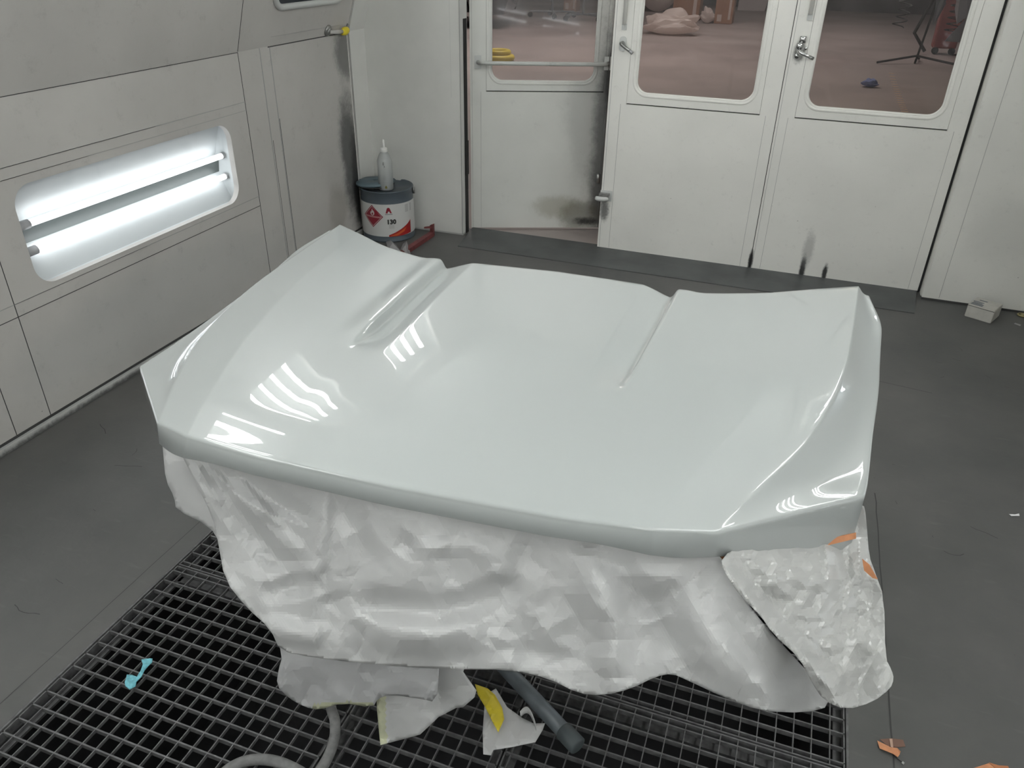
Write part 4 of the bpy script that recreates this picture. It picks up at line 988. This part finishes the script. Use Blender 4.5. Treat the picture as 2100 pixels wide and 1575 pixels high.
# bits of clear film on the floor by the can
for pts_, lab in (([(792, 496), (801, 493), (812, 502), (824, 518), (812, 524), (796, 512)], 'crumpled clear film scrap lying in front of the can'), ([(826, 500), (834, 494), (842, 520), (838, 528), (818, 520)], 'small pointed clear film scrap against the red clamp bar')):
    vs = []; bm = bmesh.new(); n = len(pts_)
    V = [bm.verts.new(gz(x, y, .012 + .05 * (k % 2) * (.6 if y < 505 else .2))) for k, (x, y) in enumerate(pts_)]
    cc = bm.verts.new(sum((v.co for v in V), Vector()) / n + Vector((0, 0, .03)))
    for k in range(n): bm.faces.new((V[k], V[(k + 1) % n], cc))
    o = mesh_obj('plastic_scrap', bm, paper_mat('clear_film_scrap', (.55, .54, .55), .25, .6, .4)); o.modifiers.new('s', 'SOLIDIFY').thickness = .001; tag(o, lab, 'plastic scrap')
# small box by the right panel
A0, B0, C0 = gz(1977, 648), gz(2031, 664), gz(2049, 648)
ux = (B0 - A0); uy = Vector((-ux.y, ux.x, 0)).normalized() * ux.length * 1.05; hb = gy(1985, 626, A0.y).z * 1.12
t = empty('small_box', A0); tag(t, 'small dusty white cardboard box with a printed top, at the foot of the right panel', 'box')
uz = Vector((0, 0, 1)); tl = A0 + uz * hb
bm = bmesh.new(); prism(bm, [A0, B0, B0 + uz * hb, tl], uy); es = list(bm.edges); bmesh.ops.bevel(bm, geom=es, offset=.003, segments=2, affect='EDGES')
mesh_obj('box_body', bm, mat('dusty_card', (.50, .485, .45), .8, noise_amt=.1, nscale=20), t)
bm = bmesh.new()
for (a0, a1, b0, b1) in ((.06, .50, .10, .17), (.06, .50, .22, .29), (.08, .42, .34, .40), (.05, .45, .46, .52), (.20, .50, .70, .76)):
    q = [tl + uz * .0008 + ux * p + uy * r_ for p, r_ in ((a0, b0), (a1, b0), (a1, b1), (a0, b1))]; prism(bm, q, uz * .0006)
mesh_obj('top_print', bm, mat('print_blue_grey', (.12, .14, .17), .6), t)
bm = bmesh.new(); prism(bm, [A0 - uy * .0 + uz * (hb - .004) - uy.normalized() * .0012, B0 + uz * (hb - .004) - uy.normalized() * .0012, B0 + uz * (hb - .0065) - uy.normalized() * .0012, A0 + uz * (hb - .0065) - uy.normalized() * .0012], uy.normalized() * .002); mesh_obj('lid_edge', bm, M['seam'], t)
recentre(t)
p = gz(2096, 648); t = empty('metal_ring', p); tag(t, 'small brass coloured ring on the floor by the right panel', 'ring')
bm = bmesh.new(); tube(bm, [(.022 * math.cos(k / 16 * 6.2832), .022 * math.sin(k / 16 * 6.2832), .006) for k in range(16)], .005, 8, closed=True); mesh_obj('ring_body', bm, mat('brass_dull', (.35, .30, .15), .4, metal=.6), t, True)
bm = bmesh.new(); lathe(bm, [(.012, 0), (.012, .012), (.001, .014)], seg=16); mesh_obj('ring_stud', bm, mat('brass_dull_b', (.3, .27, .14), .4, metal=.6), t, True)
def flat_scrap(name, pts, z, mtl, lab, cat, bow=.003):
    bm = bmesh.new(); V = [bm.verts.new(gz(x, y, z + bow * (k % 2))) for k, (x, y) in enumerate(pts)]; c = bm.verts.new(sum((v.co for v in V), Vector()) / len(V) + Vector((0, 0, bow)))
    for k in range(len(V)): bm.faces.new((V[k], V[(k + 1) % len(V)], c))
    o = mesh_obj(name, bm, mtl); o.modifiers.new('s', 'SOLIDIFY').thickness = .0012; return tag(o, lab, cat)
flat_scrap('litter', [(2069, 1054), (2074, 1058), (2091, 1058), (2090, 1053), (2080, 1055)], .002, mat('litter_white', (.8, .8, .8), .5), 'tiny white scrap on the right side of the floor', 'litter', .002)
flat_scrap('litter', [(2079, 664), (2092, 669), (2094, 666), (2082, 662)], .002, mat('litter_grey', (.3, .3, .3), .5), 'small grey strip on the floor right of the box', 'litter', .001)
# tape pieces on the floor
t = empty('tape_piece', gz(1826, 1535)); tag(t, 'crossed orange tape piece stuck on the floor crack with a loose thread', 'tape piece', 'orange tape pieces on the floor')
def tp(name, pts, z, mt, par, bow=.004):
    bm = bmesh.new(); V = [bm.verts.new(gz(x, y, z + bow * ((k * 7) % 3) / 2)) for k, (x, y) in enumerate(pts)]; bm.faces.new(V); bmesh.ops.triangulate(bm, faces=bm.faces)
    o = mesh_obj(name, bm, mt, par); o.modifiers.new('s', 'SOLIDIFY').thickness = .0008; return o
tp('tape_end', [(1804, 1516), (1827, 1514), (1852, 1517), (1857, 1531), (1838, 1532), (1822, 1531)], .0015, mat('tape_dusty', (.20, .11, .08), .7), t, .0)
tp('tape_front', [(1799, 1519), (1827, 1533), (1831, 1546), (1804, 1535)], .005, M['tape_o'], t)
tp('tape_front', [(1827, 1533), (1840, 1534), (1847, 1541), (1845, 1547), (1841, 1553), (1831, 1546)], .005, M['tape_o'], t)
tp('tape_fold', [(1824, 1515), (1830, 1515), (1832, 1533), (1827, 1532)], .004, mat('tape_pale', (.5, .33, .25), .6), t, 0)
bm = bmesh.new(); tube(bm, [gz(1831, 1546, .004), gz(1840, 1556, .004), gz(1851, 1564, .004)], .0012, 6); mesh_obj('thread', bm, M['black'], t); 
bm = bmesh.new(); tube(bm, [gz(1850, 1563, .004), gz(1854, 1566, .004)], .003, 6); mesh_obj('thread_tip', bm, M['rubber'], t)
recentre(t)
t = empty('tape_piece', gz(2050, 1580)); tag(t, 'folded orange tape piece cut off by the lower right edge', 'tape piece', 'orange tape pieces on the floor')
tp('tape_front', [(1990, 1577), (2028, 1565), (2044, 1578), (2060, 1600), (1985, 1600)], .003, M['tape_o'], t)
tp('tape_back', [(2028, 1564), (2048, 1570), (2067, 1571), (2082, 1600), (2058, 1600), (2044, 1578)], .003, mat('tape_orange_dark', (.50, .19, .08), .6), t); recentre(t)
# blue glove scrap on the grating
def d_gl(x, y): return gz(x, y, .012).y + .006 * facet(x, y, 14, 61)
o = sheet('glove_scrap', [(290, 1353), (298, 1351), (304, 1351), (307, 1350), (313, 1351), (312, 1358), (304, 1366), (296, 1376), (290, 1388), (280, 1398), (278, 1408), (266, 1414), (257, 1407), (256, 1400), (260, 1384), (270, 1384), (281, 1388), (288, 1376), (293, 1362)], d_gl, mat('pale_blue_nitrile', (.16, .47, .55), .45, noise_amt=.2, nscale=120), step=4, rnd=0, thick=.002)
tag(o, 'crumpled light blue glove scrap lying on the left grating', 'glove scrap')
# hose
M['hose'] = mat('dusty_grey_hose', (.17, .17, .168), .8, noise_amt=.2, nscale=60, bump=.3)
P = [gz(683, 1430, .10), gz(684, 1455, .06), gz(687, 1480, .035), gz(686, 1510, .018), gz(676, 1545, .018), gz(650, 1590, .018), gz(600, 1640, .018), gz(520, 1650, .018)]
def spline(P, n=8):
    P = [Vector(p) for p in P]; Q = []
    for i in range(len(P) - 1):
        a = P[max(0, i - 1)]; b = P[i]; c = P[i + 1]; d = P[min(len(P) - 1, i + 2)]
        for k in range(n):
            t_ = k / n; Q.append(.5 * ((2 * b) + (c - a) * t_ + (2 * a - 5 * b + 4 * c - d) * t_ ** 2 + (-a + 3 * b - 3 * c + d) * t_ ** 3))
    return Q + [P[-1]]
P = [Vector((-1.1, 2.0, .018)), Vector((-1.05, 1.6, .018)), gz(683, 1400, .02)] + P[2:] + [gz(450, 1610, .018), gz(462, 1583, .018), gz(500, 1562, .018), gz(545, 1558, .018), gz(590, 1570, .018), gz(640, 1600, .018), gz(700, 1660, .018)]
bm = bmesh.new(); tube(bm, spline(P), .0135, 14); o = mesh_obj('air_hose', bm, M['hose'], None, True); tag(o, 'dusty grey rubber hose coiling over the gratings', 'hose')
# pull handle / ball valve with yellow knob high in the left corner
SN = Vector((1, 0, -SL)).normalized(); SP = Vector((XL, 4, ZBEND)); SN = Vector((1, 0, -SL)).normalized()
def gs(x, y): return gp(x, y, SP, SN)
a_, b_ = gs(672, 63), gs(706, 58)
t = empty('air_valve', a_); tag(t, 'air outlet with yellow knob on the left wall beside the corner post', 'valve')
bm = bmesh.new(); tube(bm, [a_, a_ + SN * .006, a_ + SN * .012], [.034, .032, .024], 20); tube(bm, [a_ + SN * .012, a_ + SN * .018], [.020, .018], 16); mesh_obj('wall_flange', bm, M['steel'], t, True)
bm = bmesh.new(); tube(bm, [a_ + SN * .018, a_ + SN * .03 + Vector((0, .03, .0)), lerp(a_, b_, .55) + SN * .034], [.010, .011, .012], 12); mesh_obj('lever_arm', bm, M['white_l'], t, True)
bm = bmesh.new(); kc = lerp(a_, b_, .72) + SN * .034; tube(bm, [kc - Vector((0, .035, .006)), kc - Vector((0, .028, .005)), kc, kc + Vector((0, .028, .005)), kc + Vector((0, .034, .006))], [.008, .017, .024, .019, .008], 14); mesh_obj('yellow_knob', bm, M['yellow'], t, True)
bm = bmesh.new(); tube(bm, [b_ + SN * .002, b_ + SN * .02 + Vector((0, -.005, .01)), b_ + SN * .02 + Vector((0, .012, .03))], .006, 8); mesh_obj('end_hook', bm, M['steel'], t, True)
recentre(t)

# ================================================================== WORKSHOP BEYOND THE DOORS
bm = bmesh.new(); box(bm, -14, 14, YB + .04, 30, -.06, -.004); o = mesh_obj('floor_2', bm, M['wfloor']); tag(o, 'pinkish brown workshop floor seen through the door windows', 'floor', kind='structure')
M['wdark'] = mat('workshop_dark', (.10, .095, .10), .8, noise_amt=.4, nscale=1.2)
bm = bmesh.new(); box(bm, -14, 14, 27.0, 27.2, 0, 7); o = mesh_obj('wall_back_2', bm, M['wdark']); tag(o, 'dark far wall of the workshop', 'wall', kind='structure')
bm = bmesh.new(); box(bm, -14, 14, YB + .3, 27.2, 7, 7.1); o = mesh_obj('ceiling_2', bm, mat('workshop_roof', (.16, .15, .15), .9)); tag(o, 'workshop roof over the booth', 'ceiling', kind='structure')
for xx, nm in ((-14, 'wall_left_2'), (14, 'wall_right_2')):
    bm = bmesh.new(); box(bm, xx - .1, xx + .1, YB, 27.2, 0, 7); o = mesh_obj(nm, bm, M['wdark']); tag(o, 'dark side wall of the workshop', 'wall', kind='structure')
# hanging warm panel lights (they show as yellow patches in the paint)
for k, (x, y, z) in enumerate(((-.4, 10.2, 4.6), (1.6, 10.6, 4.4), (-2.6, 12.5, 4.9))):
    t = empty('ceiling_lamp', (x, y, z)); tag(t, ('warm workshop lamp panel nearest the doors', 'warm workshop lamp panel furthest right', 'warm workshop lamp panel furthest away on the left')[k], 'light', 'warm lamp panels in the workshop')
    bm = bmesh.new(); box(bm, -.32, .32, -.32, .32, 0, .05); mesh_obj('lamp_housing', bm, M['cap'], t)
    bm = bmesh.new()
    for q in range(7): box(bm, -.30, .30, -.29 + q * .085, -.29 + q * .085 + .06, -.008, -.0005)
    mesh_obj('lamp_diffuser', bm, mat('warm_lamp', (1, .9, .7), .5, emis=(1, .85, .55), es=14), t)
M['card'] = mat('brown_cardboard', (.30, .17, .11), .8, noise_amt=.12, nscale=6)
def carton(px0, px1, pyb, h, dep, lab, tape=True):
    a, b = gz(px0, pyb), gz(px1, pyb - (px1 - px0) * .0); y = (a.y + b.y) / 2; x0, x1 = gy(px0, pyb, y).x, gy(px1, pyb, y).x
    t = empty('cardboard_box', ((x0 + x1) / 2, y, 0)); tag(t, lab, 'box', 'brown cartons in the workshop')
    w2 = (x1 - x0) / 2; bm = bmesh.new(); box(bm, -w2, w2, 0, dep, 0, h, 0, .01); mesh_obj('carton', bm, M['card'], t)
    bm = bmesh.new(); box(bm, w2 * .5, w2 * .75, -.004, 0, h * .1, h * .55); box(bm, -w2 * .7, -w2 * .2, -.004, 0, .05, .2); mesh_obj('carton_label', bm, mat('carton_label', (.5, .42, .38), .6), t)
carton(1377, 1432, 42, 1.0, .5, 'wide brown carton behind the clear film bag, seen through the middle door window')
carton(1463, 1500, 49, .95, .45, 'narrow tall brown carton with labels, seen through the middle door window')
carton(1155, 1181, 23, .6, .4, 'small brown carton seen at the top of the open door window')
# film bag on the workshop floor
def blob(name, px0, px1, pyb, h, mtl, lab, cat, seed, parent=None, dep=.7):
    a, b = gz(px0, pyb), gz(px1, pyb); y = (a.y + b.y) / 2; x0, x1 = gy(px0, pyb, y).x, gy(px1, pyb, y).x
    bm = bmesh.new(); bmesh.ops.create_icosphere(bm, subdivisions=4, radius=1)
    for v in bm.verts:
        p = v.co.copy(); k = 1 + .9 * facet(p.x * 10 + 50, p.y * 10 + p.z * 14, 6, seed) * .5 + .25 * noise.noise(p * 1.7 + Vector((seed, 0, 0)))
        v.co = Vector((p.x * (x1 - x0) / 2 * k, p.y * dep * .5 * k, max(0, (p.z * .5 + .5) * h * k)))
    o = mesh_obj(name, bm, mtl, None, True); o.data.set_sharp_from_angle(angle=rad(14)); o.location = ((x0 + x1) / 2, y + dep * .3, 0); return tag(o, lab, cat)
M['clear'] = paper_mat('clear_sheet_film', (.85, .78, .74), .3, .6, .5)
blob('plastic_bag', 1305, 1430, 72, .42, M['clear'], 'long crumpled clear film bag on the workshop floor', 'plastic bag', 3)
blob('plastic_bag', 1310, 1380, 25, .95, M['clear'], 'heap of shiny clear film behind the long bag', 'plastic bag', 5)
blob('plastic_bag', 1436, 1462, 48, .30, M['clear'], 'small heap of film between the two brown cartons', 'plastic bag', 8, dep=.25)
# leaning grey sheet panels
def lean(px, pyb, wdt, h, ang, mtl, lab):
    p = gz(px, pyb); bm = bmesh.new(); c, s = math.cos(ang), math.sin(ang)
    P = [Vector((-wdt / 2, 0, .0)), Vector((wdt * .35, 0, .0)), Vector((wdt / 2, .1, h * .5)), Vector((wdt * .3, .3, h)), Vector((-wdt * .5, .25, h * .8))]
    prism(bm, [Vector((q.x * c, q.y + q.x * s, q.z)) for q in P], (0, .04, 0)); o = mesh_obj('leaning_panel', bm, mtl); o.location = p; return tag(o, lab, 'panel', 'sheet panels leaning in the workshop')
lean(1545, 22, .9, 1.5, .2, mat('panel_pale', (.42, .38, .38), .5), 'pale torn sheet leaning right of the narrow carton')
lean(1445, 8, 1.3, 1.4, -.2, mat('panel_grey', (.22, .24, .24), .5), 'grey sheet leaning behind the two cartons')
# car at the left of the open door window
ct = gz(1012, 62); t = empty('parked_car', (ct.x, ct.y, 0)); tag(t, 'dark car standing behind the open door, only its wheel and sill visible', 'car')
M['tyre'] = mat('tyre_rubber', (.012, .012, .013), .7)
bm = bmesh.new(); tube(bm, [(-.95, .1, .36), (-.95, .14, .36), (-.95, .30, .36), (-.95, .34, .36)], [.32, .36, .36, .32], 36)
w1 = mesh_obj('wheel', bm, M['tyre'], t, True); bm = bmesh.new(); tube(bm, [(-.95, .085, .36), (-.95, .10, .36)], [.21, .23], 24); mesh_obj('wheel_rim', bm, M['steel'], w1, True)
bm = bmesh.new(); pf = [(-4.6, .35), (-4.7, .8), (-4.2, 1.0), (-3.5, 1.45), (-1.9, 1.45), (-1.1, 1.0), (.15, .9), (.3, .6), (.2, .3), (-.5, .28), (-.58, .62), (-.95, .8), (-1.32, .62), (-1.4, .28), (-3.3, .28), (-3.4, .6), (-3.8, .75), (-4.15, .6), (-4.2, .3)]
prism(bm, [(x, .08, z) for x, z in pf], (0, 1.6, 0)); mesh_obj('car_body', bm, mat('dark_car_paint', (.03, .03, .035), .2, coat=1), t)
bm = bmesh.new(); box(bm, -3.2, -.1, .02, .08, .25, .33); mesh_obj('side_sill', bm, M['chrome'], t)
t.rotation_euler = (0, 0, .18)
# wheeled stands
def wheeled(px, pyb, lab, n=4, rot=0):
    p = gz(px, pyb); t = empty('rolling_stand', p, rot); tag(t, lab, 'stand', 'rolling stands in the workshop')
    bm = bmesh.new(); tube(bm, [(0, 0, .13), (0, 0, 1.5)], .03, 10); mesh_obj('post', bm, M['stand'], t)
    for k in range(n):
        a = k / n * 6.283 + .4; e = Vector((math.cos(a) * .55, math.sin(a) * .55, .14)); bm = bmesh.new(); tube(bm, [(0, 0, .14), e], .022, 8); lg = mesh_obj('leg', bm, M['stand'], t)
        bm = bmesh.new(); tube(bm, [e + Vector((0, -.02, -.075)), e + Vector((0, .02, -.075))], .06, 14); mesh_obj('castor', bm, M['black'], lg)
wheeled(1132, 36, 'rolling stand with castors seen through the open door window, left one', 4, 0)
wheeled(1195, 42, 'rolling stand with castors seen through the open door window, right one', 4, .6)
# tripod stand with coiled cable and red machine (right door window)
p = gz(1876, 130); t = empty('cable_stand', p); tag(t, 'thin dark stand with a coiled cable hanging beside it, seen through the right door window', 'stand')
bm = bmesh.new(); tube(bm, [(0, 0, .0), (.25, 0, 2.6)], .018, 8); mesh_obj('post', bm, M['black'], t)
for (dx, dy) in ((-.62, -.35), (.75, -.2), (.1, .5)):
    bm = bmesh.new(); tube(bm, [(0, 0, .12), (dx, dy, .02)], .018, 8); mesh_obj('leg', bm, M['black'], t)
bm = bmesh.new(); Pc = []
for k in range(190): a = k * .52; z = .55 + k * .0092; Pc.append((-.42 + .10 * math.cos(a) + .05 * math.sin(k * .05), -.1 + .10 * math.sin(a), z))
tube(bm, Pc, .009, 5); mesh_obj('coiled_cable', bm, M['black'], t)
bm = bmesh.new(); Pc = []
for k in range(190): a = k * .6; z = .5 + k * .0088; Pc.append((.42 + .11 * math.cos(a), -.05 + .11 * math.sin(a), z))
tube(bm, Pc, .009, 5); mesh_obj('coiled_cable', bm, M['black'], t)
p = gz(1930, 112); t = empty('red_machine', p); tag(t, 'dull red upright machine in the right door window', 'machine')
bm = bmesh.new(); box(bm, -.18, .22, 0, .3, .1, 1.25, 0, .03); mesh_obj('machine_body', bm, mat('machine_red', (.25, .04, .035), .5), t)
bm = bmesh.new(); tube(bm, [(-.3, -.1, .05), (-.55, -.1, .35), (-.35, -.05, 1.0)], .03, 8); mesh_obj('machine_arm', bm, M['black'], t)
bm = bmesh.new()
for sx in (-.12, .16): tube(bm, [(sx, .0, .06), (sx, .05, .06)], .06, 12)
mesh_obj('machine_wheels', bm, M['black'], t)
# film sheet hanging across the upper right of the right window
bm = bmesh.new(); YF = 6.3
for pl in (((1930, -60), (1975, -60), (1912, 52), (1924, 36), (1940, 8)), ((1915, 50), (1924, 10), (1952, -40), (1935, -40), (1926, 12)), ((1986, 32), (1937, 84), (1972, 87)), ((1975, -60), (2005, -60), (1986, 32), (1962, 50), (1958, 18))):
    V = [bm.verts.new(gy(x, y, YF + .05 * k)) for k, (x, y) in enumerate(pl)]
    for k in range(1, len(V) - 1): bm.faces.new((V[0], V[k], V[k + 1]))
o = mesh_obj('film_sheet', bm, paper_mat('hanging_film', (.42, .42, .45), .3, .6, .3)); o.modifiers.new('s', 'SOLIDIFY').thickness = .001; tag(o, 'grey plastic film hanging in the upper right of the right door window', 'plastic film')
blob('cloth_scrap', 1766, 1800, 179, .09, mat('blue_cloth', (.20, .26, .50), .8), 'small blue cloth on the workshop floor', 'cloth', 12, dep=.16)
bm = bmesh.new()
for k in range(17):
    a = gz(1828 + 27 * (k / 16), 150 + 78 * (k / 16) ** .9); box(bm, a.x - .04, a.x + .04, a.y - .012, a.y + .012, -.004, -.001)
o = mesh_obj('trim_12', bm, mat('faded_floor_mark', (.85, .62, .42), .8)); tag(o, 'row of faded marks painted on the workshop floor', 'floor marking', kind='structure')
p = gz(1022, 124); t = empty('yellow_hose_reel', p); tag(t, 'yellow coil on the workshop floor behind the push bar', 'coil')
bm = bmesh.new(); tube(bm, [(.22 * math.cos(k / 20 * 6.2832), .22 * math.sin(k / 20 * 6.2832), .05 + .0 * k) for k in range(20)], .05, 8, closed=True); mesh_obj('coil', bm, M['yellow'], t, True)
bm = bmesh.new(); tube(bm, [(.17 * math.cos(k / 20 * 6.2832), .17 * math.sin(k / 20 * 6.2832), .13) for k in range(20)], .04, 8, closed=True); mesh_obj('coil', bm, M['yellow'], t, True)
